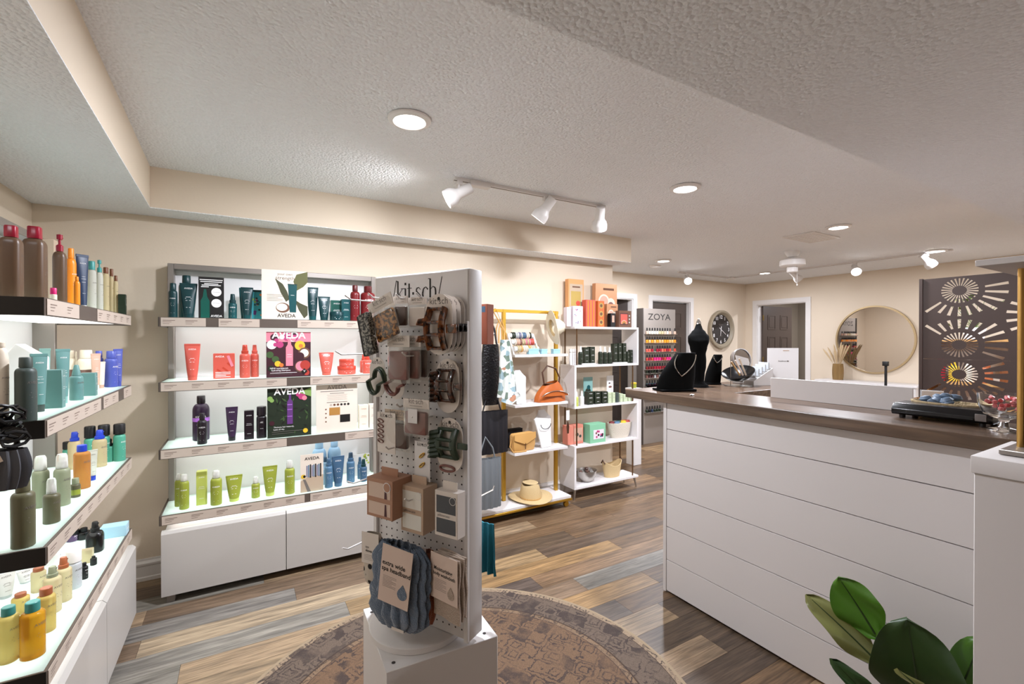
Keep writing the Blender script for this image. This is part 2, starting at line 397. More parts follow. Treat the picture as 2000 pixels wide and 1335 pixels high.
downlight(6.6, 0, 'round downlight in the front soffit near the right wall, out of the picture', ZS, W_DOWN*.8)  # second unseen lamp added for fill from the right
def track_head(track, at, aim, watts, glow=6):
    """stem, yoke and flared can of one track lamp; `at` = place on the rail, `aim` = point it looks at (both in room coordinates)"""
    at = Vector(at); base = at-Vector((0, 0, .075)); d = (Vector(aim)-base).normalized()
    M = Matrix.Translation(base) @ d.to_track_quat('-Z', 'Y').to_matrix().to_4x4()
    h = MB().lathe([(0, .085), (.030, .083), (.033, .076), (.033, .0), (.036, -.012), (.052, -.035), (.057, -.052), (.057, -.088), (.053, -.088), (.053, -.06), (.03, -.04), (0, -.04)], 24).xf(M).build('lamp_head', 'white_trim', track)
    MB().lathe([(0, -.058), (.053, -.058), (.053, -.066), (.03, -.072), (0, -.073)], 20).xf(M).build('bulb', 'lamp_face', h)
    MB().box((at.x-.016, at.y-.016, at.z-.022), (at.x+.016, at.y+.016, at.z)).tube([at-Vector((0, 0, .02)), at-Vector((0, 0, .06))], .008, 8).build('stem', 'white_trim', h)
    l = bpy.data.lights.new('track_beam', 'SPOT'); l.energy = watts; l.color = lin('#f6f7fb'); l.spot_size = math.radians(140); l.spot_blend = 1.0; l.shadow_soft_size = .04
    o = bpy.data.objects.new('track_beam', l); COL.objects.link(o); o.parent = track; o.location = M @ Vector((0, 0, -.095)); o.rotation_euler = M.to_euler()
def rail(track, a, b_):
    a, b_ = Vector(a), Vector(b_); d = (b_-a).normalized(); s = Vector((-d.y, d.x, 0))*.017
    mb = MB(); mb.add([a-s, a+s, b_+s, b_-s]+[p-Vector((0, 0, .018)) for p in (a-s, a+s, b_+s, b_-s)], [(0,1,2,3),(7,6,5,4),(0,4,5,1),(1,5,6,2),(2,6,7,3),(3,7,4,0)])
    r = mb.build('rail', 'white_trim', track, smooth=0)
    s2 = s*.35; mb = MB(); q = Vector((0, 0, .0185))
    mb.add([a-s2-q, a+s2-q, b_+s2-q, b_-s2-q], [(0,1,2,3)]); mb.build('rail_slot', 'ink_grey', r, smooth=0)
t1 = thing('track_light', 'white ceiling track with three spot heads above the back soffit', 'track light', (0, 0, 0))
rail(t1, (1.10, 2.58, ZC), (2.29, 2.58, ZC))
B((1.20, 2.555, ZC-.034), (1.34, 2.605, ZC)).build('power_feed', 'white_trim', t1, bevel=.004)
track_head(t1, (1.135, 2.58, ZC-.018), (-.2, 3.1, 1.55), W_SPOT)
track_head(t1, (1.77, 2.58, ZC-.018), (1.25, 3.2, 1.35), W_SPOT)
track_head(t1, (2.25, 2.58, ZC-.018), (2.75, 3.3, 1.3), W_SPOT)
t2 = thing('track_light', 'white L-shaped ceiling track with four spot heads in front of the mirror wall', 'track light', (0, 0, 0))
rail(t2, (5.43, 4.53, ZC), (6.63, 4.53, ZC)); rail(t2, (6.65, 4.51, ZC), (6.65, 1.9, ZC))
B((6.59, 4.47, ZC-.036), (6.71, 4.59, ZC)).build('corner_feed', 'white_trim', t2, bevel=.01)
track_head(t2, (5.62, 4.53, ZC-.018), (4.6, 3.3, 1.4), W_SPOT*.3)
track_head(t2, (6.65, 3.55, ZC-.018), (7.5, 3.0, 1.3), W_SPOT*.1)
track_head(t2, (6.65, 2.82, ZC-.018), (5.2, 1.9, 1.2), W_SPOT*.3)
track_head(t2, (6.65, 2.12, ZC-.018), (7.4, 1.6, 1.4), W_SPOT*.1)

# ceiling fan motor, vent, smoke detector
t = thing('ceiling_fan', 'white ceiling fan motor with pull chain and no blades in view', 'fan', (5.3, 2.86, ZC))
MB().lathe([(.075, 0), (.075, -.012), (.05, -.06), (.02, -.066), (.02, -.09)], 28).build('canopy', 'white_trim', t)
MB().lathe([(0, -.085), (.10, -.085), (.125, -.10), (.128, -.155), (.11, -.17), (0, -.172)], 32).build('motor_housing', 'white_trim', t)
MB().lathe([(.05, -.172), (.055, -.18), (.055, -.225), (.045, -.235), (0, -.236)], 24).build('switch_cup', 'white_trim', t)
MB().tube([(.04, -.03, -.235), (.04, -.03, -.36)], .0015, 5).lathe([(0, -.385), (.007, -.378), (.007, -.365), (0, -.358)], 8, (.04, -.03, 0)).build('pull_chain', 'white_trim', t)
t = thing('ceiling_vent', 'flat white rectangular return vent on the ceiling', 'vent', (4.7, 2.36, ZC))
B((-.24, -.14, -.012), (.24, .14, 0)).build('frame', 'white_trim', t, bevel=.004)
for k in range(9): B((-.215, -.118+k*.027, -.0155), (.215, -.098+k*.027, -.0125)).build('slat', 'white_trim', t, smooth=0)
t = thing('smoke_detector', 'round white smoke detector on the ceiling by the passage', 'smoke detector', (4.72, 4.31, ZC))
MB().lathe([(.075, 0), (.075, -.012), (.062, -.03), (.035, -.036), (0, -.037)], 28).build('body', 'white_trim', t)
MB().lathe([(.0655, -.018), (.0675, -.018), (.0655, -.024), (.0635, -.024)], 28, ring=True).build('grille', 'ink_grey', t)

# ------------------------------------------------------------------ round rug
m, nt, b, N, L = nodes_mat('rug_weave')
tc = N('ShaderNodeTexCoord')
def math_(op, a=None, b_=None, va=0, vb=0):
    q = N('ShaderNodeMath'); q.operation = op
    if a is not None: L(a, q.inputs[0])
    else: q.inputs[0].default_value = va
    if b_ is not None: L(b_, q.inputs[1])
    else: q.inputs[1].default_value = vb
    return q.outputs[0]
vl = N('ShaderNodeVectorMath'); vl.operation = 'LENGTH'; L(tc.outputs['Object'], vl.inputs[0]); rad = vl.outputs['Value']
wn = N('ShaderNodeTexNoise'); wn.inputs['Scale'].default_value = 7; wn.inputs['Detail'].default_value = 6; wn.inputs['Roughness'].default_value = .7; L(tc.outputs['Object'], wn.inputs['Vector'])
ws = N('ShaderNodeVectorMath'); ws.operation = 'MULTIPLY_ADD'; ws.inputs[1].default_value = (.09, .09, 0); L(wn.outputs['Color'], ws.inputs[0]); L(tc.outputs['Object'], ws.inputs[2])
vf = N('ShaderNodeTexVoronoi'); vf.distance = 'CHEBYCHEV'; vf.inputs['Scale'].default_value = 12; vf.inputs['Randomness'].default_value = .6; L(ws.outputs[0], vf.inputs['Vector'])
vg = N('ShaderNodeTexVoronoi'); vg.distance = 'MANHATTAN'; vg.inputs['Scale'].default_value = 30; L(ws.outputs[0], vg.inputs['Vector'])
lat = math_('LESS_THAN', math_('PINGPONG', vf.outputs['Distance'], vb=.11), vb=.036)
field = math_('MAXIMUM', lat, math_('LESS_THAN', vg.outputs['Distance'], vb=.34))
wr = ramp(nt, [(.34, '#0a0a0a'), (.54, '#f2f2f2')]); L(wn.outputs['Fac'], wr.inputs['Fac'])
pm = math_('MULTIPLY', field, wr.outputs['Color'])
rings = ramp(nt, [(0, '#6f5641'), (.698, '#6f5641'), (.70, '#4f3c30'), (.704, '#7d6650'), (.728, '#7d6650'), (.73, '#473629'), (.738, '#65564a'), (.88, '#695a4e'), (.884, '#473629'), (.890, '#937f69')], 'CONSTANT'); L(rad, rings.inputs['Fac'])
fm = N('ShaderNodeMix'); fm.data_type = 'RGBA'; L(pm, fm.inputs['Factor']); L(rings.outputs['Color'], fm.inputs[6]); fm.inputs[7].default_value = (*lin('#3a2f2c'), 1)
fine = N('ShaderNodeTexNoise'); fine.inputs['Scale'].default_value = 260; L(tc.outputs['Object'], fine.inputs['Vector'])
fr = ramp(nt, [(.35, '#a8a8a8'), (.62, '#ffffff')]); L(fine.outputs['Fac'], fr.inputs['Fac'])
mm = N('ShaderNodeMix'); mm.data_type = 'RGBA'; mm.blend_type = 'MULTIPLY'; mm.inputs['Factor'].default_value = .5; L(fm.outputs[2], mm.inputs[6]); L(fr.outputs['Color'], mm.inputs[7]); L(mm.outputs[2], b.inputs['Base Color'])
b.inputs['Roughness'].default_value = .95
bp = N('ShaderNodeBump'); bp.inputs['Strength'].default_value = .3; bp.inputs['Distance'].default_value = .003; L(fine.outputs['Fac'], bp.inputs['Height']); L(bp.outputs['Normal'], b.inputs['Normal'])
mat('rug_binding', '#94826a', .9, bump=.4, bscale=300)
t = thing('round_rug', 'round distressed beige and grey patterned rug under the pegboard stand', 'rug', (.72, 1.587, 0), math.radians(28))
MB().lathe([(0, .006), (.915, .006), (.915, 0)], 96).build('pile', 'rug_weave', t)
MB().lathe([(.9155, 0), (.928, 0), (.929, .006), (.92, .0085), (.9145, .0062)], 96, ring=True).build('binding', 'rug_binding', t)

# ------------------------------------------------------------------ lit shelf units
m, nt, b, N, L = nodes_mat('frosted_glass')
out = nt.nodes['Material Output']; tr = N('ShaderNodeBsdfTranslucent'); tr.inputs['Color'].default_value = (*lin('#f2faf7'), 1)
b.inputs['Base Color'].default_value = (*lin('#d5e6e0'), 1); b.inputs['Roughness'].default_value = .12
ms = N('ShaderNodeMixShader'); ms.inputs[0].default_value = .6; L(b.outputs[0], ms.inputs[1]); L(tr.outputs[0], ms.inputs[2]); L(ms.outputs[0], out.inputs['Surface'])
SZ = [1.572, 1.215, .845, .482]                       # shelf tops of both units
def shelf_unit(label, loc, rz, W, tickets, gaps_dark=True, posts=(0, 1)):
    t = thing('shelf_unit', label, 'shelf', loc, rz); D = .365
    cab = B((.012, .02, .05), (W-.012, D, .392)).build('cabinet', 'cabinet_white', t, bevel=.002, seg=1)
    for k in (0, 1):
        x0, x1 = (.0, W/2-.002) if k == 0 else (W/2+.002, W)
        MB().prism([(-.018, .045), (.02, .045), (.02, .398), (-.004, .398), (-.018, .384)], x0, x1, 'x').build('door', 'cabinet_white', cab, smooth=0)
    for x in (.02, W-.06):
        for y in (.0, D-.06): B((x, y+.005, 0), (x+.04, y+.045, .05)).build('foot', 'frame_grey', t, bevel=.002, seg=1)
    for k in posts:
        x0 = 0 if k == 0 else W-.03
        B((x0, .275, .392), (x0+.03, D-.005, 1.905)).build('post', 'frame_grey', t, bevel=.002, seg=1)
    B((.03, .275, 1.872), (W-.03, D-.005, 1.905)).build('top_rail', 'frame_grey', t, bevel=.002, seg=1)
    B((.03, D-.012, .40), (W-.03, D, 1.872)).build('back_panel', 'back_panel', t, smooth=0)
    for i, z in enumerate(SZ):
        mb = B((-.008, 0, z-.053), (W+.008, .008, z)); mb.box((-.008, .008, z-.053), (-.001, D-.02, z)); mb.box((W+.001, .008, z-.053), (W+.008, D-.02, z))
        s = mb.build('shelf', 'fascia_dark', t, smooth=0)
        B((-.0105, .0005, z-.0525), (-.0085, D-.02, z-.0005)).build('end_cap', 'end_black', s, smooth=0)
        B((0, .009, z-.010), (W, D-.013, z-.001)).build('glass_shelf', 'frosted_glass', s, smooth=0)
        B((.02, .03, z-.046), (W-.02, D-.04, z-.034)).build('light_panel', 'led', s, smooth=0)
        for x0, x1 in tickets[i]:
            n = max(1, round((x1-x0)/.13)); B((x0, -.0025, z-.050), (x1, -.0005, z-.003)).build('ticket_strip', 'ticket', s, smooth=0)
            p = Print()
            for q in range(n):
                cx = x0+(x1-x0)*(q+.35)/n; p.bar(cx, z-.018, .055, .0032, 'ticket_print'); p.bar(cx-.008, z-.026, .04, .0024, 'ticket_print'); p.bar(cx-.012, z-.036, .03, .002, 'ticket_print')
            p.onto(s, flat_face(-.0025), 'ticket_print')
    return t
AX0, AY0, AW = -.392, 3.13, 1.225                      # the unit on the back wall
def axs(*px):                                          # ticket strips of the back unit, as x ranges along the unit
    return [(on('x' if False else 'y', a, y, AY0).x-AX0, min(on('y', b_, y, AY0).x-AX0, AW)) for a, b_, y in px]
shelf_unit('white lit glass shelf unit with four shelves against the back wall', (AX0, AY0, 0), 0, AW,
           [axs((314, 402, 628), (427, 507, 628), (581, 760, 628)), axs((314, 560, 750), (606, 760, 740)), axs((314, 560, 880), (674, 760, 850)), axs((316, 595, 1010), (606, 760, 965))])
LFX, LY0, LW = -.50, 1.845, 1.165                      # the unit along the left wall, front edge, near end, length
def lys(*px): return [(max(on('x', a, y, LFX).y-LY0, 0), min(on('x', b_, y, LFX).y-LY0, LW)) for a, b_, y in px]
shelf_unit('white lit glass shelf unit along the left wall, near end black', (LFX, LY0, 0), PI/2, LW,
           [lys((90, 153, 590), (189, 255, 615)), lys((90, 196, 800), (201, 230, 770), (241, 256, 765)), [(0, LW)], [(0, LW)]], posts=(1,))

# ------------------------------------------------------------------ product builders
def slot(px0, px1, pyt, pyb, z, ax, lo, hi):
    """place on the shelf plane z seen at the foot pixel (kept between lo and hi along ax); returns centre, radius, height"""
    c = (px0+px1)/2; d = ray(c, pyb); p = None
    if abs(d.z) > 1e-4 and (z-EYE)/d.z > 0:
        p = EYEP+d*((z-EYE)/d.z)
    i = 'xyz'.index(ax)
    if p is None or not lo <= p[i] <= hi:
        v = hi if p is None or p[i] > hi else lo
        if ax == 'x' and p is not None: v = lo if p[i] < lo else hi
        p = EYEP+ray(c, pyb)*((v-EYEP[i])/ray(c, pyb)[i]); p.z = z
    dep = depth(p); th = math.cos(math.atan2(abs(c-1000), F_PX))
    r = (px1-px0)*dep*th/F_PX/2
    top = (EYEP+ray(c, pyt)*dep).z
    return p, r, top-z
def cyl_print(t, R, h0, brand, pm, face=0, sy=1):
    p = Print()
    if brand: p.text(brand, 0, h0*.78, R*.42, pm)
    p.bar(0, h0*.60, R*.75, R*.05, pm); p.bar(0, h0*.55, R*.95, R*.05, pm); p.bar(0, h0*.5, R*.6, R*.05, pm); p.bar(0, h0*.2, R*.8, R*.035, pm)
    p.onto(t, bent_face(R, 0, face, sy))
def P_(m):
    return m if m in MATS else mat(m)
def bottle(label, loc, r, h, body, cap, style='screw', rz=0, sq=2.0, neck=.46, caph=.17, sh=.13, brand='AVEDA', pm='ink_white', band=None, group=None, name='bottle', face=0, cat='bottle', sy=1.0):
    t = thing(name, label, cat, loc, rz, group)
    ch = h*caph; hb = h-ch; rn = r*neck; S = hb*sh if sh < .5 else r*sh
    prof = [(0, 0), (r*.9, 0), (r*.985, r*.07), (r, r*.16), (r, hb-S)]
    for k in range(1, 7):
        a = k/6*PI/2; prof.append((rn*1.1+(r-rn*1.1)*math.cos(a), hb-S+S*math.sin(a)*.93))
    prof += [(rn*1.02, hb*.995), (rn*1.02, hb+ch*.1), (0, hb+ch*.1)]
    MB().lathe(prof, 24, sq=sq, sy=sy).build('bottle_body', body, t)
    if band: MB().lathe([(r*1.004, hb*band[0]), (r*1.012, hb*band[0]), (r*1.012, hb*band[1]), (r*1.004, hb*band[1])], 24, sq=sq, sy=sy, ring=True).build('band', band[2], t)
    if style == 'screw':
        MB().lathe([(0, 0), (rn*1.2, 0), (rn*1.22, ch*.05), (rn*1.18, ch*.93), (rn*1.05, ch), (0, ch)], 20, (0, 0, hb), sq=sq if sq > 2 else 2).build('cap', cap, t)
    elif style == 'wide':
        MB().lathe([(0, 0), (r*.97, 0), (r*.97, ch*.9), (r*.88, ch), (0, ch)], 22, (0, 0, hb)).build('cap', cap, t)
    elif style == 'pump':
        MB().lathe([(0, 0), (rn*1.3, 0), (rn*1.3, ch*.32), (rn*.8, ch*.38), (rn*.5, ch*.4), (rn*.5, ch*.66), (rn*1.05, ch*.68), (rn*1.1, ch*.95), (0, ch)], 18, (0, 0, hb)).build('pump', cap, t)
        MB().tube([(0, 0, hb+ch*.86), (rn*1.6, -rn*.3, hb+ch*.88), (rn*2.6, -rn*.5, hb+ch*.8)], [rn*.42, rn*.3, rn*.22], 8).build('nozzle', cap, t)
    elif style == 'spray':
        MB().lathe([(0, 0), (rn*1.25, 0), (rn*1.25, ch*.3), (rn*.98, ch*.34), (rn*.92, ch*.6), (rn*.82, ch*.95), (rn*.7, ch), (0, ch)], 18, (0, 0, hb)).build('sprayer', cap, t)
        B((-rn*.2, -rn*1.05, hb+ch*.72), (rn*.2, -rn*.7, hb+ch*.84)).build('nozzle', cap, t, smooth=0)
    elif style == 'clearcap':
        MB().lathe([(0, 0), (rn*.75, 0), (rn*.75, ch*.45), (rn*.4, ch*.5), (rn*.4, ch*.75), (0, ch*.76)], 16, (0, 0, hb)).build('sprayer', 'white_trim', t)
        MB().lathe([(rn*1.15, 0), (rn*1.18, ch*.02), (rn*1.1, ch*.8), (rn*.85, ch*.98), (0, ch)], 18, (0, 0, hb)).build('clear_cap', cap, t)
    elif style == 'cone':
        MB().lathe([(0, 0), (rn*1.35, 0), (rn*1.2, ch*.25), (rn*.7, ch*.9), (rn*.5, ch), (0, ch)], 18, (0, 0, hb)).build('dropper_cap', cap, t)
    if pm: cyl_print(t, r*1.0 if sq == 2 else r*1.02, hb-S, brand, pm, face, sy)
    return t
def squeeze_tube(label, loc, r, h, body, cap, rz=0, capw=.62, caph=.14, brand='AVEDA', pm='ink_white', group=None, crimp=None):
    """tube standing on its cap, flat crimped end up; r = half width of the crimp"""
    t = thing('squeeze_tube', label, 'tube', loc, rz, group); ch = h*caph; rc = r*capw; mb = MB(); n = 24; rows = 9; v = []; f = []
    for j in range(rows+1):
        q = j/rows; ax = rc+(r-rc)*q**.8; ay = rc*(1-q)**.75+.002
        for k in range(n): a = 2*PI*k/n; v.append((ax*math.cos(a), ay*math.sin(a), ch*.9+(h*.955-ch*.9)*q))
    for j in range(rows):
        for k in range(n): a, b_ = j*n+k, j*n+(k+1) % n; f.append((a, b_, b_+n, a+n))
    f.append(tuple(reversed(range(n)))); f.append(tuple(rows*n+k for k in range(n)))
    mb.add(v, f).build('tube_body', body, t, smooth=60)
    B((-r, -.0025, h*.95), (r, .0025, h)).build('crimp', crimp or body, t, bevel=.0008, seg=1)
    MB().lathe([(0, 0), (rc*.93, 0), (rc*.95, ch*.05), (rc*.98, ch*.92), (0, ch*.95)], 22).build('cap', cap, t)
    if pm:
        def fn(a, b_, l):
            q = max(0, min(1, (b_-ch*.9)/(h*.955-ch*.9))); ax = rc+(r-rc)*q**.8; ay = rc*(1-q)**.75+.002
            u = max(-.98, min(.98, a/ax)); return (a, -ay*math.sqrt(1-u*u)-.0004*(l+1), b_)
        p = Print()
        if brand: p.text(brand, 0, h*.83, r*.3, pm)
        for k, w in ((.60, .55), (.56, .75), (.5, .6), (.3, .5)): p.bar(0, h*k, r*w, r*.04, pm)
        p.onto(t, fn)
    return t
def carton(label, loc, w, d, h, col, rz=0, art=None, group=None, name='carton', cat='box', brand='AVEDA', pm='ink_white', rot=None, top=None):
    t = thing(name, label, cat, loc, rz, group, rot)
    bx = B((-w/2, -d/2, 0), (w/2, d/2, h)).build('box_body', col, t, bevel=.0012, seg=1)
    MB().box((-w/2+.002, -d/2+.0015, h), (w/2-.002, d/2-.001, h+.0012)).build('lid_flap', top or col, t, smooth=0)
    p = Print()
    if art: art(p, w, h)
    elif pm:
        if brand: p.text(brand, 0, h*.82, w*.17, pm)
        for k, q in ((.55, .5), (.5, .6), (.2, .4)): p.bar(0, h*k, w*q, w*.025, pm)
    p.onto(t, flat_face(-d/2)); return t
def jar(label, loc, r, h, body, lid, rz=0, group=None, pm='ink_white'):
    t = thing('jar', label, 'jar', loc, rz, group)
    MB().lathe([(0, 0), (r*.95, 0), (r, h*.05), (r, h*.55), (r*.93, h*.6), (0, h*.6)], 28).build('jar_body', body, t)
    MB().lathe([(0, h*.57), (r*1.02, h*.57), (r*1.02, h*.93), (r*.97, h), (0, h)], 28).build('lid', lid, t)
    if pm: Print().bar(0, h*.35, r*.8, h*.06, pm).bar(0, h*.22, r*.5, h*.04, pm).onto(t, bent_face(r)); 
    return t
def card_sign(label, loc, w, h, art, rz=0, tilt=0, paper='white_matte', name='poster_card', cat='sign', group=None, acrylic=True):
    t = thing(name, label, cat, loc, rz, group); t.rotation_euler = (tilt, 0, rz)
    B((-w/2, -.0015, 0), (w/2, .0015, h)).build('card', paper, t, smooth=0)
    if acrylic: B((-w/2, .003, 0), (w/2, .035, .003)).build('easel_foot', 'clear', t, smooth=0)
    p = Print(); art(p, w, h); p.onto(t, flat_face(-.0015)); return t

# ------------------------------------------------------------------ products on the back unit
for n_, c in (('teal', '#0f484c'), ('teal_dark', '#0b3539'), ('teal_green', '#115348'), ('coral', '#c9574a'), ('coral_deep', '#b8402f'), ('wine', '#6a161b'), ('wine_deep', '#521013'),
              ('aubergine', '#33203b'), ('aubergine_dark', '#1a1119'), ('lime', '#8e9636'), ('lime_pale', '#bac35f'), ('sky_blue', '#8fb4d2'), ('steel_blue', '#4c6f8c'), ('denim', '#3c5a76'), ('kraft', '#b9a48e')): mat(n_, c, .32)
mat('lilac', '#b06ccf', .4); mat('clear_plastic', '#f4f4f0', .15, trans=.65, ior=1.2); mat('leaf_print', '#5a5a35', .7); mat('leaf_print_dark', '#41422b', .7)
mat('paper_beige', '#ddd0c2', .6); mat('nut', '#6b4a38', .7); mat('nut_white', '#e8d6c6', .7); mat('poster_black', '#120e0d', .5); mat('poster_wine', '#3a1420', .5)
mat('pink_print', '#e27d8e', .6); mat('yellow_print', '#d7b02c', .6); mat('green_print', '#39522a', .6); mat('green_print_light', '#7fa055', .6); mat('magenta_print', '#b0386f', .6); mat('red_print', '#a53328', .6); mat('forest', '#1c2719', .5)
mat('violet_print', '#5b3070', .6); mat('amber_print', '#a9793a', .6); mat('slate_print', '#74738f', .6); mat('mosaic_blue', '#2e8f9a', .5); mat('orange_print', '#d0712f', .6)
GA = 'products on the back unit'
def sa(i, a, b_, t, base, lo=3.19, hi=3.40): return slot(a, b_, t, base, SZ[i], 'y', lo, hi)
def bott(i, a, b_, t, base, label, body, cap, **k):
    fix = k.pop('y', None); p, r, h = sa(i, a, b_, t, base, *((fix, fix) if fix else (3.19, 3.40)))
    return bottle(label, p, r, h, body, cap, group=GA, **k)
def tub(i, a, b_, t, base, label, body, cap, **k):
    fix = k.pop('y', None); p, r, h = sa(i, a, b_, t, base, *((fix, fix) if fix else (3.19, 3.40))); return squeeze_tube(label, p, r, h, body, cap, group=GA, **k)
def cart(i, a, b_, t, base, label, col, d=.045, **k):
    fix = k.pop('y', None); p, r, h = sa(i, a, b_, t, base, *((fix, fix) if fix else (3.19, 3.40))); return carton(label, p, 2*r, d, h, col, group=GA, **k)
# top shelf
bott(0, 329, 347, 553, 619, 'teal bottle at the left end of the top shelf of the back unit', 'teal_dark', 'teal_dark', y=3.22, caph=.2, neck=.6)
bott(0, 349, 380, 538, 619, 'tall teal bottle half hidden behind the teal tube on the top shelf', 'teal', 'teal_dark', y=3.32)
tub(0, 351, 386, 553, 619, 'wide teal tube beside the black sign on the top shelf', 'teal_dark', 'teal_dark', y=3.22)
def art(p, w, h):
    for k, (z, s) in enumerate(((.93, .9), (.885, .85), (.835, .55), (.80, .75), (.76, .3))): p.bar(0 if k < 4 else -w*.25, h*z, w*s, h*.018, 'ink_white')
    p.disc(w*.2, h*.64, w*.2, 'ink_white').disc(w*.2, h*.37, w*.2, 'ink_white').bar(w*.2, h*.64, w*.28, .0012, 'ink', 2).bar(w*.2, h*.37, w*.28, .0012, 'ink', 2)
    p.poly([(-w*.42, 0), (-w*.07, 0), (-w*.07, h*.42), (-w*.16, h*.52), (-w*.2, h*.7), (-w*.29, h*.7), (-w*.33, h*.52), (-w*.42, h*.42)], 'teal_green', 1)
    p.text('AVEDA', w*.2, h*.035, w*.14, 'ink_white', .01)
def sign(i, a, b_, t, base, label, art, y, paper='white_matte', **k):
    p, r, h = sa(i, a, b_, t, base, y, y); return card_sign(label, p, 2*r, h, art, paper=paper, group=GA, **k)
sign(0, 388, 438, 541, 619, 'black sign with a teal bottle and two white circles on the top shelf', art, 3.20, 'poster_black')
bott(0, 446, 463, 574, 619, 'small teal spray bottle right of the black sign', 'teal', 'teal_dark', style='spray', y=3.22, caph=.36, neck=.62)
tub(0, 467, 486, 562, 620, 'teal tube behind another teal tube near the mosaic box', 'teal', 'teal_dark', y=3.33)
tub(0, 470, 495, 561, 620, 'teal tube in front, right next to the mosaic patterned box', 'teal_dark', 'teal', y=3.22)
def art(p, w, h):
    random.seed(3); p.poly([(-w*.48, h*.02), (w*.48, h*.02), (w*.48, h*.93), (-w*.48, h*.93)], 'mosaic_blue')
    for k in range(16): p.disc(random.uniform(-.4, .4)*w, random.uniform(.08, .85)*h, w*random.uniform(.06, .14), random.choice(['teal', 'orange_print', 'green_print_light', 'violet_print', 'teal_dark']), 1, 7)
cart(0, 491, 514, 567, 621, 'teal box with a colourful mosaic pattern behind the strength poster', 'teal_dark', y=3.27, art=art)
def art(p, w, h):
    p.text('your own', 0, h*.90, w*.085, 'ink_grey').text('strength', .0, h*.81, w*.125, 'ink_grey')
    p.poly([(w*.26, h*.60), (w*.18, h*.78), (w*.25, h*.93), (w*.5, h*1.0), (w*.5, h*.78), (w*.4, h*.68)], 'leaf_print')
    p.poly([(-w*.22, h*.83), (-w*.05, h*.72), (w*.04, h*.58), (w*.10, h*.42), (w*.02, h*.36), (-w*.1, h*.55), (-w*.14, h*.66)], 'leaf_print_dark')
    p.poly([(w*.2, h*.42), (w*.34, h*.34), (w*.5, h*.28), (w*.5, h*.1), (w*.42, h*.03), (w*.3, h*.2)], 'leaf_print_dark')
    p.disc(-w*.05, h*.24, w*.15, 'nut', 1, 24, .8).disc(-w*.07, h*.25, w*.12, 'nut_white', 2, 24, .75)
    p.poly([(w*.1, h*.15), (w*.24, h*.15), (w*.26, h*.7), (w*.06, h*.73)], 'teal', 3).bar(w*.16, h*.72, w*.21, h*.02, 'teal_dark', 4).bar(w*.16, h*.5, w*.08, h*.006, 'ink_white', 4)
    p.poly([(w*.3, h*.45), (w*.46, h*.5), (w*.42, h*.58), (w*.33, h*.58)], 'nut_white', 1)
    p.lines(-w*.22, h*.5, w*.34, 5, h*.03, h*.006)
    p.text('AVEDA', w*.03, h*.045, w*.125, 'ink', .012)
sign(0, 512, 602, 528, 621, 'white poster with a teal tube and olive leaves, top shelf', art, 3.16, 'paper_beige')
tub(0, 599, 622, 561, 622, 'slim teal tube just right of the leaf poster', 'teal_dark', 'teal', y=3.24)
tub(0, 621, 645, 579, 622, 'short teal tube with a silver triangle, top shelf', 'teal_dark', 'teal_dark', y=3.22)
cart(0, 645, 668, 587, 622, 'green teal box behind a dark teal jar', 'teal_green', y=3.33, d=.05)
p, r, h = sa(0, 644, 671, 609, 622, 3.21, 3.21); jar('low dark teal jar in front of the green teal box', p, r, h, 'teal_dark', 'teal_dark', group=GA)
cart(0, 666, 684, 585, 622, 'bright teal box with white print beside the red bottles', 'teal', y=3.27, d=.05)
bott(0, 684, 703, 557, 623, 'dark red bottle, left of the two red bottles on the top shelf', 'wine', 'wine_deep', y=3.24, caph=.17)
bott(0, 704, 733, 559, 623, 'dark red bottle at the right end of the top shelf', 'wine', 'wine_deep', y=3.24, caph=.17)
# second shelf
tub(1, 360, 392, 671, 746, 'tall coral tube at the left end of the second shelf', 'coral', 'coral', y=3.21)
def art(p, w, h):
    p.text('AVEDA', -w*.2, h*.85, w*.13, 'ink_white', .01)
    for a, b_ in ((-.35, .35), (-.1, .42), (.12, .6)): p.poly([(w*a, h*b_), (w*(a+.06), h*(b_+.05)), (w*(a+.32), h*(b_-.12)), (w*(a+.26), h*(b_-.17))], 'coral_deep', 1)
    p.poly([(w*.12, h*.9), (w*.24, h*.93), (w*.45, h*.5), (w*.33, h*.46)], 'pink_print', 2); p.lines(-w*.05, h*.25, w*.7, 4, h*.06, h*.02, 'ink_white')
cart(1, 417, 459, 690, 741, 'square coral box with white lettering on the second shelf', 'coral', y=3.27, art=art)
bott(1, 468, 489, 673, 741, 'coral spray bottle in front of a matching one', 'coral', 'coral_deep', style='spray', y=3.25, caph=.26, neck=.55)
bott(1, 489, 506, 673, 741, 'coral spray bottle next to the fruit poster', 'coral', 'coral', style='spray', y=3.29, caph=.26, neck=.55)
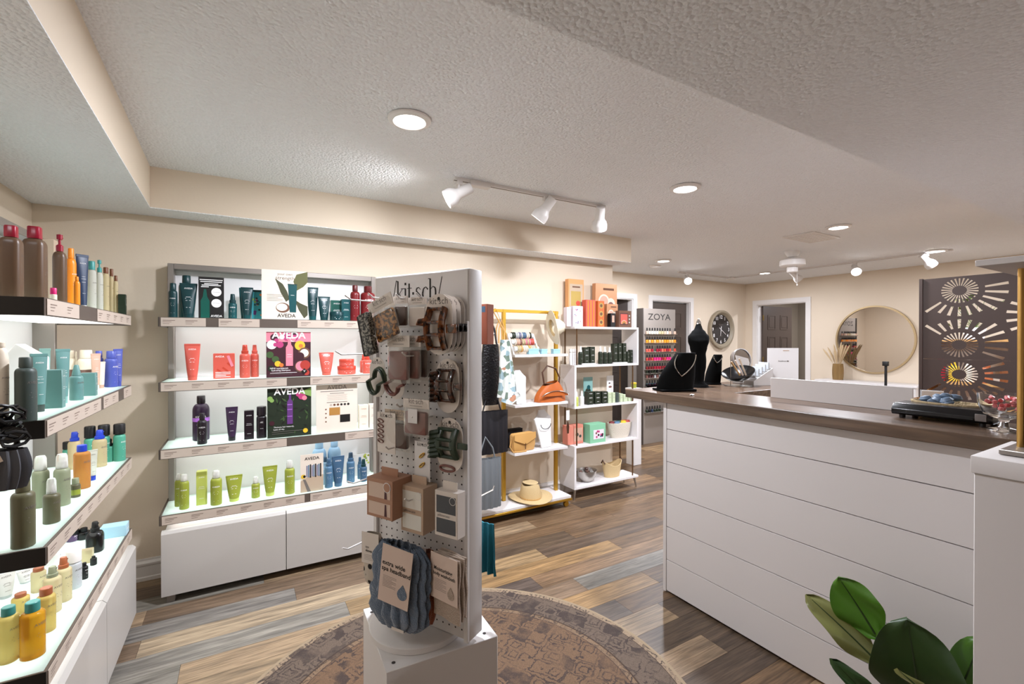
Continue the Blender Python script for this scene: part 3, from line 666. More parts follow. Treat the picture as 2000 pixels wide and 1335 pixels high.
def art(p, w, h):
    random.seed(11)
    p.poly([(-w/2, h*.78), (w/2, h*.78), (w/2, h), (-w/2, h)], 'pink_print', 0)
    for k in range(9): p.disc(random.uniform(-.45, .45)*w, h*random.uniform(.76, .98), w*random.uniform(.05, .1), random.choice(['poster_wine', 'ink_white', 'slate_print', 'magenta_print']), 1, 9)
    p.disc(-w*.38, h*.72, w*.11, 'ink_white', 2)
    for x, z, r, c in ((-.2, .72, .08, 'magenta_print'), (-.3, .72, .05, 'magenta_print'), (.25, .70, .12, 'yellow_print'), (.27, .69, .05, 'orange_print'), (.35, .53, .14, 'nut'), (.35, .53, .10, 'nut_white'), (.25, .46, .1, 'poster_wine'), (.28, .23, .15, 'nut'), (.27, .24, .12, 'pink_print'), (.37, .26, .12, 'red_print'), (-.25, .48, .12, 'poster_wine'), (-.3, .4, .08, 'green_print'), (-.25, .3, .07, 'yellow_print'), (-.17, .27, .05, 'orange_print'), (-.42, .5, .08, 'green_print'), (.1, .85, .06, 'pink_print'), (.40, .09, .07, 'red_print'), (-.4, .2, .07, 'forest')): p.disc(w*x, h*z, w*r, c, 2)
    p.poly([(-w*.07, h*.25), (w*.09, h*.25), (w*.09, h*.66), (w*.05, h*.72), (w*.04, h*.82), (-w*.02, h*.82), (-w*.03, h*.72), (-w*.07, h*.66)], 'pink_print', 4).bar(w*.01, h*.83, w*.12, h*.02, 'pink_print', 5)
    p.bar(w*.01, h*.5, w*.1, h*.006, 'ink_white', 6).bar(w*.01, h*.45, w*.1, h*.006, 'ink_white', 6)
    p.text('AVEDA', 0, h*.86, w*.235, 'ink_white', .022, 6)
    p.text('NEW nutriplenish', -w*.22, h*.185, w*.055, 'ink_white', 0, 6).text('hydrating shampoo', -w*.18, h*.14, w*.055, 'ink_white', 0, 6).bar(-w*.12, h*.1, w*.6, h*.008, 'ink_white', 6).bar(-w*.18, h*.07, w*.5, h*.006, 'ink_grey', 6)
    p.disc(w*.35, h*.12, w*.075, 'poster_black', 6, 4).text('V', w*.35, h*.10, w*.08, 'ink_white', 0, 7)
sign(1, 521, 608, 648, 738, 'dark poster with a pink bottle and cut fruit on the second shelf', art, 3.17, 'poster_wine')
tub(1, 623, 652, 688, 731, 'short coral tube right of the fruit poster', 'coral', 'coral', y=3.23)
p, r, h = sa(1, 659, 695, 714, 731, 3.24, 3.24); jar('wide coral jar under a smaller coral jar', p, r, h, 'coral', 'coral_deep', group=GA)
q, r2, h2 = sa(1, 662, 691, 701, 715, 3.24, 3.24); jar('coral jar stacked on top of a wider coral jar', (p.x, p.y, SZ[1]+h), r2, h*.82, 'coral', 'coral_deep', group=GA)
bott(1, 703, 717, 692, 731, 'small coral bottle behind the rightmost coral bottle, second shelf', 'coral', 'coral_deep', style='spray', y=3.33, caph=.3)
bott(1, 708, 726, 690, 731, 'coral bottle at the right end of the second shelf by the pegboard stand', 'coral', 'coral_deep', style='spray', y=3.24, caph=.3)
# third shelf
bott(2, 376, 410, 772, 858, 'big dark purple bottle with a lilac band on the third shelf', 'aubergine', 'aubergine_dark', band=(.52, .62, 'lilac'), neck=.42, sh=.2, y=3.33)
bott(2, 385, 405, 806, 869, 'small dark purple bottle standing in front of the big lilac banded one', 'aubergine_dark', 'aubergine_dark', style='screw', caph=.22, y=3.2)
tub(2, 441, 465, 794, 864, 'dark purple tube in the middle of the third shelf', 'aubergine', 'aubergine_dark', y=3.22)
cart(2, 477, 496, 801, 862, 'dark brown purple carton, left of a matching dark bottle', 'aubergine_dark', y=3.22, d=.04)
bott(2, 501, 521, 793, 860, 'black purple square bottle beside the jungle poster', 'aubergine_dark', 'aubergine_dark', style='wide', sq=5, caph=.28, y=3.22)
def art(p, w, h):
    random.seed(5)
    for k in range(46):
        x, z, a, l = random.uniform(-.44, .44)*w, random.uniform(.05, .95)*h, random.uniform(0, PI), w*random.uniform(.08, .2); q = l*.28
        pts = [(x-math.cos(a)*l*.5, z-math.sin(a)*l*.5), (x+math.sin(a)*q*.5, z-math.cos(a)*q*.5), (x+math.cos(a)*l*.5, z+math.sin(a)*l*.5), (x-math.sin(a)*q*.5, z+math.cos(a)*q*.5)]
        pts = [(max(-w*.495, min(w*.495, c)), max(h*.005, min(h*.995, d))) for c, d in pts]
        p.poly(pts, random.choice(['green_print', 'forest', 'poster_black', 'green_print', 'forest']), 0+k % 3)
    for x, z, r, c in ((.28, .82, .09, 'magenta_print'), (.2, .86, .06, 'magenta_print'), (.34, .78, .06, 'pink_print'), (-.44, .8, .06, 'green_print_light'), (-.4, .76, .05, 'green_print_light'), (.36, .1, .06, 'yellow_print'), (-.4, .3, .06, 'poster_wine')): p.disc(w*x, h*z, w*r, c, 4, 9)
    p.poly([(w*.2, h*.9), (w*.5, h*.99), (w*.5, h*.80)], 'green_print_light', 4)
    p.poly([(-w*.06, h*.26), (w*.07, h*.26), (w*.07, h*.72), (w*.03, h*.77), (w*.03, h*.88), (-w*.02, h*.88), (-w*.02, h*.77), (-w*.06, h*.72)], 'violet_print', 5)
    for z in (.66, .56, .42): p.bar(0, h*z, w*.11, h*.012, 'lilac', 6)
    p.text('AVEDA', 0, h*.87, w*.22, 'ink_white', .02, 7); p.text('Thickens hair instantly.', -w*.13, h*.2, w*.05, 'ink_white', 0, 7).text('Lasts all day.', -w*.24, h*.155, w*.05, 'ink_white', 0, 7).bar(-w*.05, h*.12, w*.7, h*.007, 'ink_grey', 7).bar(-w*.15, h*.08, w*.5, h*.006, 'ink_grey', 7)
sign(2, 523, 609, 757, 856, 'dark jungle poster with a purple bottle on the third shelf', art, 3.165, 'forest')
def art(p, w, h):
    p.text('AVEDA', 0, h*.9, w*.15, 'ink_grey'); p.bar(0, h*.86, w*.8, h*.012, 'ink_grey').bar(0, h*.815, w*.35, h*.01, 'ink_grey')
    for k in range(5): p.bar(0, h*(.78-.025*k), w*(.5-.04*(k % 2)), h*.006, 'ticket')
    p.bar(0, h*.63, w*.5, h*.01, 'ink_grey')
    for k, c in enumerate(('ticket', 'nut', 'nut', 'ink', 'ink', 'poster_black')): p.disc(w*(-.15+.085*k), h*.575, w*.03, c, 1)
    p.poly([(-w*.19, h*.36), (w*.07, h*.36), (w*.07, h*.52), (-w*.19, h*.52)], 'amber_print', 1).poly([(w*.07, h*.2), (w*.32, h*.2), (w*.32, h*.36), (w*.07, h*.36)], 'poster_black', 1)
    for k in range(4): p.disc(-w*.27, h*(.49-.085*k), w*.018, 'nut', 1)
sign(2, 618, 699, 750, 848, 'white poster with hair colour swatches and dots on the third shelf', art, 3.165, 'paper_beige')
cart(2, 700, 719, 790, 843, 'white carton next to the swatch poster', 'paper_beige', y=3.21, pm='amber_print', d=.04)
cart(2, 720, 739, 788, 841, 'white carton at the right end of the third shelf', 'paper_beige', y=3.21, pm='ink_grey', d=.04)
# bottom shelf
bott(3, 341, 358, 924, 999, 'lime green spray bottle at the far left of the bottom shelf', 'lime', 'clear_plastic', style='clearcap', caph=.2, neck=.62, y=3.28)
bott(3, 350, 370, 925, 999, 'lime green spray bottle overlapping the leftmost one', 'lime', 'clear_plastic', style='clearcap', caph=.2, neck=.62, y=3.21)
cart(3, 384, 405, 919, 990, 'tall pale lime carton on the bottom shelf', 'lime_pale', y=3.25, d=.045)
bott(3, 411, 434, 918, 993, 'lime green can with clear cap right of the pale lime carton', 'lime', 'clear_plastic', style='clearcap', caph=.22, neck=.6, y=3.2)
tub(3, 441, 474, 927, 983, 'short wide lime green tube on the bottom shelf', 'lime', 'lime_pale', y=3.22)
bott(3, 491, 508, 930, 978, 'smallest lime green bottle, centre of the bottom shelf', 'lime', 'clear_plastic', style='clearcap', caph=.32, neck=.6, y=3.22)
tub(3, 513, 542, 909, 970, 'tall lime green tube right of the smallest lime bottle', 'lime', 'lime_pale', y=3.22)
bott(3, 556, 576, 898, 967, 'lime green can with clear cap at the right of the lime products', 'lime', 'clear_plastic', style='clearcap', caph=.23, neck=.6, y=3.2)
def art(p, w, h):
    p.text('AVEDA', 0, h*.85, w*.2, 'ink', .012, 3)
    p.poly([(-w*.5, 0), (w*.5, 0), (w*.5, h*.42), (-w*.2, h*.4), (-w*.5, h*.3)], 'kraft', 0)
    for k in range(9): p.bar(-w*.22+k*w*.075, h*.55, w*.055, h*(.3+.03*(k % 3)), ['slate_print', 'steel_blue', 'poster_black'][k % 3], 1)
    p.disc(-w*.38, h*.42, w*.1, 'yellow_print', 2).disc(-w*.33, h*.42, w*.06, 'poster_black', 3)
    p.poly([(-w*.4, h*.35), (-w*.28, h*.33), (-w*.05, 0), (-w*.2, 0)], 'ink_grey', 1)
sign(3, 587, 632, 886, 962, 'grey poster with a row of blue strands in front of blue bottles', art, 3.17, 'paper_beige')
bott(3, 609, 638, 862, 950, 'large pale blue bottle behind the grey poster', 'sky_blue', 'sky_blue', caph=.15, sh=.25, y=3.34)
bott(3, 640, 666, 859, 948, 'large pale blue bottle behind the blue tube', 'sky_blue', 'sky_blue', caph=.15, sh=.25, y=3.34)
bott(3, 628, 642, 892, 953, 'slim pale blue bottle tucked behind the small blue spray', 'sky_blue', 'denim', y=3.28)
bott(3, 634, 650, 895, 954, 'small blue spray bottle in front of the grey poster edge', 'steel_blue', 'denim', style='spray', caph=.25, neck=.55, y=3.2)
tub(3, 648, 673, 890, 952, 'dark blue tube on the bottom shelf', 'denim', 'steel_blue', y=3.2)
bott(3, 677, 693, 883, 943, 'blue spray bottle right of the dark blue tube', 'steel_blue', 'denim', style='spray', caph=.28, neck=.6, y=3.24)
bott(3, 698, 708, 892, 941, 'slim light blue spray bottle in front of the floral card', 'steel_blue', 'steel_blue', style='spray', caph=.3, neck=.6, y=3.29)
bott(3, 703, 717, 896, 943, 'blue bottle at the right end of the bottom shelf', 'denim', 'teal_dark', style='spray', caph=.33, neck=.55, y=3.22)
def art(p, w, h):
    random.seed(2)
    for k in range(14): p.disc(random.uniform(.0, .45)*w, random.uniform(.1, .95)*h, w*.07, random.choice(['lime', 'lime_pale', 'green_print_light']), 1, 8)
    for k in range(4): p.disc(random.uniform(-.4, -.1)*w, random.uniform(.4, .8)*h, w*.08, 'nut_white', 1, 8)
sign(3, 690, 722, 886, 938, 'white card with yellow green flowers behind the blue sprays', art, 3.36)

# ------------------------------------------------------------------ products on the left unit
for n_, c, r_ in (('clay_brown', '#5a4331', .38), ('crimson', '#8a0f28', .3), ('magenta', '#d3206e', .35), ('tangerine', '#e8861a', .35), ('navy', '#24344f', .38), ('aqua_cap', '#3f8f8a', .35), ('milk', '#ddddd2', .3), ('cream', '#dccca4', .35), ('rust_cap', '#6d3f22', .4),
                  ('bottle_green', '#1d2a1c', .35), ('slate_green', '#3c4743', .45), ('sea_teal', '#5d8784', .38), ('sea_teal_light', '#7fa7a2', .35), ('silver_teal', '#8e9c9b', .3), ('ivory', '#e0d3c0', .38), ('mocha', '#6f5249', .4), ('periwinkle', '#4a55a5', .35), ('blush', '#c9a08c', .4),
                  ('olive', '#5a573f', .42), ('olive_pale', '#858a70', .38), ('amber_liquid', '#c98a4a', .2), ('straw_liquid', '#d8c49c', .2), ('royal', '#1f3bb0', .35), ('mint', '#4d9a83', .35), ('honey', '#d79a28', .18), ('honey_pale', '#d9bf72', .2), ('copper_cap', '#a05a38', .38), ('fog', '#b9bcbf', .35), ('lavender', '#5a4468', .35), ('powder_blue', '#a9cfe0', .5)): mat(n_, c, r_)
for q in ('amber_liquid', 'straw_liquid', 'honey', 'honey_pale', 'milk', 'cream'):
    bb = MATS[q].node_tree.nodes['Principled BSDF']; bb.inputs['Transmission Weight'].default_value = .45; bb.inputs['IOR'].default_value = 1.2
GL = 'products on the left unit'
SZL = SZ
def sl(i, a, b_, t, base, x):
    p, r, h = slot(a, b_, t, base, SZL[i], 'x', x-.015, x-.015); lim = LY0+LW-.012-r
    if p.y < LY0+r+.006 and i != 1: p, r, h = slot(a, b_, t, base, SZL[i], 'y', LY0+r+.006, LY0+r+.006)
    if p.y > lim: p, r, h = slot(a, b_, t, base, SZL[i], 'y', lim, lim)
    return p, r, h
FR, MI, BK = -.545, -.64, -.74
def lb(i, a, b_, t, base, x, label, body, cap, **k):
    p, r, h = sl(i, a, b_, t, base, x); k.setdefault('pm', 'ink_grey'); k.setdefault('face', -.5); return bottle(label, p, r, h, body, cap, rz=PI/2, group=GL, **k)
def lt(i, a, b_, t, base, x, label, body, cap, **k):
    p, r, h = sl(i, a, b_, t, base, x); return squeeze_tube(label, p, r*k.pop('wide', 1.15), h, body, cap, rz=k.pop('rz', PI/2-.9), group=GL, **k)
def lc(i, a, b_, t, base, x, label, col, d=.05, w=None, **k):
    p, r, h = sl(i, a, b_, t, base, x); return carton(label, p, w or 2*r*.8, d, h, col, rz=k.pop('rz', PI/2), group=GL, **k)
# top shelf
lb(0, 0, 45, 441, 580, -.575, 'big brown bottle with red cap at the left edge of the picture', 'clay_brown', 'crimson', sq=4.5, neck=.5, caph=.16, sh=.12)
lb(0, 45, 92, 443, 580, -.575, 'big brown bottle with red cap next to the red pump bottle', 'clay_brown', 'crimson', sq=4.5, neck=.5, caph=.16, sh=.12)
lc(0, 86, 112, 470, 580, -.66, 'tan printed refill pouch between the brown bottles', 'kraft', d=.04, pm='nut', w=.07)
lb(0, 103, 131, 457, 585, -.575, 'brown bottle with a red pump on the top left shelf', 'clay_brown', 'crimson', style='pump', sq=3, caph=.24, neck=.42)
lb(0, 97, 112, 562, 592, -.505, 'tiny bottle with a bright pink cap at the shelf edge', 'ivory', 'magenta', caph=.5, neck=.75, pm=None)
lb(0, 128, 150, 485, 590, -.60, 'tall orange bottle beside the navy tube', 'tangerine', 'tangerine', caph=.16, pm='ink_white')
lb(0, 144, 157, 540, 592, -.53, 'short orange bottle at the shelf edge', 'tangerine', 'tangerine', caph=.14, pm=None)
lb(0, 139, 147, 499, 590, -.74, 'thin dark capped bottle behind the tall orange one', 'bottle_green', 'black', pm=None)
lt(0, 149, 173, 497, 597, -.57, 'navy blue tube with a white cap on the top left shelf', 'navy', 'white_trim', caph=.1)
lb(0, 170, 189, 510, 600, -.57, 'milky bottle with a teal screw cap', 'milk', 'aqua_cap', caph=.17, neck=.6)
lb(0, 187, 202, 507, 604, -.55, 'milky bottle with a teal pump', 'milk', 'aqua_cap', style='pump', caph=.24, neck=.5)
lb(0, 200, 214, 522, 606, -.57, 'cream bottle with brown cap, leftmost of three', 'cream', 'rust_cap', caph=.13, neck=.6)
lb(0, 213, 223, 525, 608, -.56, 'cream bottle with brown cap, middle of three', 'cream', 'rust_cap', caph=.16, neck=.6)
lb(0, 222, 231, 538, 609, -.55, 'short cream bottle with brown cap, rightmost of three', 'cream', 'rust_cap', caph=.14, neck=.6)
lc(0, 232, 246, 575, 612, -.55, 'small dark green box at the far end of the top left shelf', 'bottle_green', d=.03)
# second shelf
lb(1, -14, 19, 668, 815, FR-.03, 'white round shouldered bottle cut by the left edge of the picture', 'ivory', 'ivory', caph=.06, sh=.25)
p, r, h = sl(1, 22, 78, 671, 805, -.64)
t = thing('gable_carton', 'white carton with a slanted gable top behind the dark green bottle', 'box', p, PI/2, GL)
MB().prism([(-.05, 0), (.05, 0), (.05, h*.72), (.012, h), (-.05, h*.78)], -.04, .04, 'x').build('box_body', 'white_matte', t, bevel=.001, seg=1)
Print().text('AVEDA', 0, h*.6, .012, 'ink_grey').lines(0, h*.5, .04, 4, .01).onto(t, flat_face(-.0505))
lb(1, 28, 74, 697, 821, -.525, 'dark grey green bottle at the front of the second left shelf', 'slate_green', 'slate_green', caph=.16, neck=.52, sh=.1)
lt(1, 60, 93, 690, 811, -.56, 'grey teal tube right of the dark green bottle', 'sea_teal', 'slate_green')
lt(1, 78, 99, 680, 790, -.68, 'pale teal tube with a narrow top behind the teal carton', 'sea_teal_light', 'sea_teal')
lc(1, 86, 122, 722, 804, -.55, 'teal carton with a silvery front face', 'sea_teal', d=.055, pm='ink_white')
lt(1, 110, 137, 681, 797, -.56, 'tall teal tube right of the silvery carton', 'sea_teal', 'sea_teal_light')
lb(1, 129, 148, 684, 765, BK, 'ivory bottle with a brown band, left of the ivory group', 'ivory', 'ivory', band=(.25, .62, 'mocha'), caph=.2, neck=.6, pm=None)
lb(1, 144, 154, 686, 765, -.78, 'slim ivory bottle with a tapered cap', 'ivory', 'ivory', style='cone', caph=.25, pm=None)
lb(1, 151, 186, 683, 772, -.70, 'wide ivory bottle with a brown band on the second left shelf', 'ivory', 'ivory', band=(.3, .62, 'mocha'), caph=.22, neck=.6, pm=None)
lb(1, 135, 164, 712, 792, FR, 'small teal bottle with a cone cap', 'sea_teal', 'sea_teal', style='cone', caph=.3, neck=.5)
lc(1, 160, 187, 728, 785, FR, 'small teal carton with a silver front', 'sea_teal', d=.05, pm='ink_white')
lt(1, 178, 197, 690, 772, -.585, 'pinkish tube behind the silver fronted carton', 'blush', 'ivory')
lt(1, 189, 206, 706, 768, -.58, 'short ivory tube left of the violet bottles', 'ivory', 'blush')
lb(1, 184, 203, 685, 765, -.72, 'violet blue bottle standing behind the ivory tubes', 'periwinkle', 'periwinkle', caph=.18, neck=.6)
lb(1, 204, 231, 685, 760, -.55, 'violet blue bottle at the front of the second left shelf', 'periwinkle', 'periwinkle', caph=.2, neck=.6, pm='ink_white')
lt(1, 222, 240, 681, 757, -.56, 'violet blue tube at the far end of the second left shelf', 'periwinkle', 'periwinkle')
# third shelf
lb(2, 20, 71, 935, 1068, -.54, 'large olive bottle at the near end of the third left shelf', 'olive', 'olive', caph=.18, neck=.5, sh=.1)
lb(2, 62, 98, 889, 1012, -.62, 'pale olive spray bottle with clear cap behind the large olive bottle', 'olive_pale', 'clear_plastic', style='clearcap', caph=.28, neck=.62)
lb(2, 83, 119, 933, 1024, -.535, 'small olive spray bottle with clear cap at the shelf edge', 'olive', 'clear_plastic', style='clearcap', caph=.34, neck=.5)
lb(2, 104, 139, 885, 999, -.56, 'tall olive spray bottle with clear cap', 'olive_pale', 'clear_plastic', style='clearcap', caph=.28, neck=.62)
lb(2, 137, 158, 933, 984, -.545, 'small olive bottle with a yellow label', 'olive', 'olive_pale', caph=.3, neck=.6, band=(.2, .6, 'lime'), pm=None)
lb(2, 143, 178, 868, 969, -.555, 'amber bottle with a blue screw cap', 'amber_liquid', 'royal', caph=.15, neck=.5, sh=.1)
lb(2, 132, 160, 843, 935, -.67, 'pale bottle with a blue sprayer behind the amber one', 'straw_liquid', 'royal', style='spray', caph=.24, neck=.55)
lb(2, 180, 210, 839, 938, -.58, 'straw coloured bottle with a blue sprayer', 'straw_liquid', 'royal', style='spray', caph=.24, neck=.55)
lt(2, 169, 191, 878, 953, -.55, 'white tube standing on a blue cap', 'milk', 'royal', caph=.18, pm='ink_grey')
lb(2, 122, 141, 862, 935, -.77, 'mint can with black cap, leftmost of four', 'mint', 'black', style='wide', caph=.3, pm='ink_white')
lb(2, 164, 188, 832, 925, -.76, 'mint can with black cap, second of four from the left', 'mint', 'black', style='wide', caph=.3, pm='ink_white')
lb(2, 191, 216, 829, 915, -.72, 'mint can with black cap, third of four from the left', 'mint', 'black', style='wide', caph=.28, pm='ink_white')
lb(2, 221, 246, 827, 905, -.64, 'mint can with black cap at the far end of the third left shelf', 'mint', 'black', style='wide', caph=.27, pm='ink_white')
lb(2, 206, 224, 856, 921, -.56, 'small mint bottle with black sprayer at the shelf edge', 'mint', 'black', style='spray', caph=.32, pm=None)
lb(2, 216, 233, 854, 914, -.59, 'small mint bottle with black sprayer, right of its twin', 'mint', 'black', style='spray', caph=.32, pm=None)
# bottom shelf
lb(3, -6, 40, 1183, 1335, -.60, 'pale honey bottle with teal cap at the picture corner', 'honey_pale', 'aqua_cap', caph=.15, neck=.55, sh=.1)
lb(3, 38, 91, 1173, 1316, -.545, 'amber honey bottle with teal cap, front of the bottom left shelf', 'honey', 'aqua_cap', caph=.17, neck=.5, sh=.1)
lb(3, 22, 60, 1157, 1290, -.67, 'pale bottle with copper cap behind the amber honey bottle', 'honey_pale', 'copper_cap', caph=.17, neck=.55, sh=.1)
lb(3, 70, 111, 1146, 1272, -.555, 'honey bottle with copper cap, second row from the near end', 'honey_pale', 'copper_cap', caph=.16, neck=.55, sh=.1)
lb(3, 84, 122, 1105, 1240, -.575, 'pale bottle with a green and clear sprayer', 'cream', 'olive_pale', style='spray', caph=.22, neck=.5, sh=.1)
lb(3, 107, 142, 1087, 1205, -.565, 'pale bottle with a copper sprayer', 'cream', 'copper_cap', style='spray', caph=.24, neck=.5, sh=.1)
lb(3, 128, 161, 1073, 1187, -.56, 'fog grey can with a white cap', 'fog', 'white_trim', style='wide', caph=.3)
lt(3, -8, 31, 1118, 1270, -.76, 'white tube at the back of the bottom left shelf', 'white_matte', 'fog', pm='ink_grey')
lt(3, 34, 66, 1112, 1250, -.74, 'white tube with grey print right of its twin', 'white_matte', 'fog', pm='ink_grey')
lb(3, 60, 92, 1107, 1230, -.67, 'pale bottle with copper cap behind the green sprayer', 'cream', 'copper_cap', caph=.14, neck=.6, sh=.1)
lc(3, 90, 116, 1083, 1190, -.70, 'white box at the back of the bottom left shelf', 'white_matte', d=.05, pm='ink_grey')
lb(3, 157, 173, 1098, 1163, -.545, 'small black bottle left of the cream carton', 'black', 'black', caph=.2, pm='ink_white')
lc(3, 160, 181, 1072, 1150, -.575, 'cream carton between the small black bottles', 'cream', d=.04, pm='ink_grey')
lb(3, 176, 190, 1085, 1134, -.545, 'small black bottle right of the cream carton', 'black', 'black', caph=.2, pm=None)
lb(3, 168, 204, 1018, 1112, -.575, 'glossy black angular spray bottle', 'near_black_gloss', 'black', style='spray', sq=3, caph=.3, neck=.42, sh=.3, pm=None)
lb(3, 150, 178, 1030, 1112, -.66, 'black bottle behind the angular spray bottle', 'near_black_gloss', 'black', caph=.3, pm=None)
lb(3, 128, 157, 1035, 1112, -.73, 'dark violet bottle at the back by the black ones', 'lavender', 'black', style='wide', caph=.35, pm='ink_white')
lc(3, 198, 233, 1042, 1068, -.60, 'flat cream box near the far end of the bottom left shelf', 'cream', d=.08, pm='ink')
lc(3, 202, 246, 1024, 1052, -.68, 'flat powder blue box at the far end of the bottom left shelf', 'powder_blue', d=.10, pm='ink_white')

# black knotted cord pouch with a tag hanging at the near end
t = thing('drawstring_pouch', 'black pleated drawstring pouch with beige tag at the left edge', 'pouch', (0, 0, 0))
mat('pouch_grey', '#4a4a4e', .8); mat('tag_beige', '#b9a48d', .7)
c = on('y', 18, 850, 1.66); cx, cy, cz = c
mb = MB()
def pf(u, v):
    a = 2*PI*u; rr = .052*(1+.06*math.cos(18*a))*(.9+.16*math.sin(PI*min(1, v*.95))); return (cx-.03+rr*math.cos(a)*1.25, cy+rr*math.sin(a)*.6, cz-.135+.10*v)
mb.grid(pf, 108, 8).lathe([(0, 0), (.045, 0)], 24, (cx-.03, cy, cz-.133), sx=1.2, sy=.6).build('pouch', 'pouch_grey', t, smooth=30)
random.seed(21)
for k in range(26):
    pts = []; a0 = random.uniform(0, 6.28); x0 = cx-.035+random.uniform(-.045, .05); z0 = cz+random.uniform(-.04, .075)-max(0, (x0-cx))*.8
    for q in range(9):
        a = a0+q*.75; pts.append((x0+.022*math.cos(a), cy-.012+.018*math.sin(a*1.3), z0+.020*math.sin(a)))
    MB().tube(pts, .0042, 6).build('cord_loop', 'black', t)
MB().tube([(cx-.01, cy, cz+.05), (cx-.05, cy+.01, cz+.10), (cx-.09, cy+.02, cz+.16), (cx-.09, LY0-.011, cz+.17)], .004, 6).build('hanging_cord', 'black', t)
tg = B((-.011, -.001, -.05), (.011, .001, .05)).build('tag', 'tag_beige', t, smooth=0, loc=(cx-.025, cy-.045, cz-.015), rot=(0, -.35, .5))

# ------------------------------------------------------------------ rotating pegboard stand
S_L = Vector((.419, 1.714, 0)); S_X = Vector((.479, -.878, 0)).normalized(); S_N = Vector((-S_X.y*-1, 0, 0))
S_N = Vector((S_X.y, -S_X.x, 0)); S_RZ = math.atan2(S_X.y, S_X.x); S_W, S_D, S_Z0, S_H = .428, .07, .478, 1.20
def sp(px, py, o=0):
    """point seen at a pixel on the plane `o` in front of the pegboard, as (along the board, height above its foot)"""
    d = ray(px, py); t = (o-(EYEP-S_L).dot(S_N))/d.dot(S_N); p = EYEP+d*t
    return (p-S_L).dot(S_X), p.z-S_Z0
def sw(lx, o, lz): p = S_L+S_X*lx+S_N*o; return Vector((p.x, p.y, S_Z0+lz))
mat('peg_white', '#dad7d6', .4); mat('hole', '#3c3836', .9); mat('kraft_pink', '#cfb7a6', .6); mat('card_white', '#d9d0c8', .6)
t = thing('pegboard_stand', 'white rotating pegboard display tower on a square plinth', 'display stand', (S_L.x, S_L.y, 0), S_RZ)
tw = B((0, 0, S_Z0), (S_W, S_D, S_Z0+S_H)).build('tower', 'peg_white', t, bevel=.003)
B((.004, -.004, S_Z0+S_H-.17), (S_W-.004, -.0002, S_Z0+S_H-.004)).build('header_panel', 'peg_white', tw, bevel=.001, seg=1)
B((S_W-.016, -.012, S_Z0), (S_W, -.0002, S_Z0+S_H-.17)).build('side_rail', 'peg_white', tw, bevel=.001, seg=1)
B((0, -.012, S_Z0), (.016, -.0002, S_Z0+S_H-.17)).build('side_rail', 'peg_white', tw, bevel=.001, seg=1)
hm = MB()
for i in range(15):
    for j in range(39):
        x, z = .03+i*.0262, S_Z0+.03+j*.0262
        hm.add([(x+.0031*math.cos(a*PI/4), -.0006, z+.0031*math.sin(a*PI/4)) for a in range(8)], [tuple(range(8))])
ho = hm.build('peg_holes', 'hole', tw, smooth=0); ho['kind'] = 'stuff'
# maker's name in a high contrast serif: thick stems, hairline joins
lm = MB()
def stroke(pts, ws, y=-.0046):
    for (a, wa), (b_, wb) in zip(zip(pts, ws), zip(pts[1:], ws[1:])):
        d = Vector((b_[0]-a[0], b_[1]-a[1])); n = Vector((-d.y, d.x)).normalized() if d.length else Vector((0, 1))
        lm.add([(a[0]+n.x*wa, y, a[1]+n.y*wa), (b_[0]+n.x*wb, y, b_[1]+n.y*wb), (b_[0]-n.x*wb, y, b_[1]-n.y*wb), (a[0]-n.x*wa, y, a[1]-n.y*wa)], [(0, 1, 2, 3)])
def letter(c, x, z, u):
    th, hl = .075*u, .018*u; S = lambda pts, ws: stroke([(x+a*u, z+b_*u) for a, b_ in pts], ws)
    serif = lambda a, b_, w=.14: S([(a-w, b_), (a+w, b_)], [hl, hl])
    if c == '/': S([(0, -.15), (.28, 1.05)], [hl*1.2, hl*1.2]); return .30
    if c == 'k': S([(.12, 0), (.12, 1.0)], [th/1.5]*2); serif(.12, 0); serif(.06, 1.0, .07); S([(.12, .28), (.42, .6)], [hl, hl]); serif(.42, .62, .1); S([(.22, .38), (.46, 0)], [hl, th/1.4]); serif(.46, 0, .1); return .56
    if c == 'i': S([(.12, 0), (.12, .62)], [th/1.5]*2); serif(.12, 0); serif(.07, .62, .06); S([(.12, .78), (.12, .9)], [th/1.3]*2); return .28
    if c == 't': S([(.12, .12), (.12, .85)], [th/1.5]*2); serif(.14, .62, .15); S([(.12, .12), (.18, .02), (.3, .06)], [th/1.5, th/2, hl]); return .34
    if c == '.': S([(.08, .30), (.08, .42)], [th/1.3]*2); return .2
    if c == 's': S([(.36, .52), (.26, .63), (.12, .58), (.10, .46), (.22, .34), (.36, .22), (.36, .08), (.22, -.02), (.08, .1)], [hl, hl, th/2, th/1.8, th/1.6, th/1.8, th/2, hl, hl]); return .46
    if c == 'c': S([(.42, .5), (.3, .63), (.15, .55), (.09, .31), (.15, .06), (.3, -.01), (.43, .1)], [th/1.8, hl, th/2, th/1.4, th/2, hl, hl]); return .5
    if c == 'h': S([(.12, 0), (.12, 1.0)], [th/1.5]*2); serif(.12, 0); serif(.06, 1.0, .07); S([(.12, .48), (.28, .63), (.42, .56), (.45, .4), (.45, 0)], [hl, hl, th/2, th/1.5, th/1.5]); serif(.45, 0); return .62
    return .2
(x0, zl), (x1, zb) = sp(768, 592), sp(873, 575); u = .072; x = x0
for c in '/kit.sch/': x += letter(c, x, S_Z0+(sp(800, 588)[1]), u)*u*(x1-x0)/(u*3.85)
lm.build('lettering', 'ink', tw, smooth=0)
pc = Vector((.553, 1.545)); pl_ = MB()
def loc2(w): d = Vector((w[0], w[1], 0))-S_L; return (d.dot(S_X), -d.dot(S_N))
corners = [loc2(c) for c in ((.364, 1.369), (.734, 1.352), (.752, 1.72), (.378, 1.737))]
MB().prism(corners, .008, .455, 'z').build('plinth', 'peg_white', t, bevel=.002, seg=1)
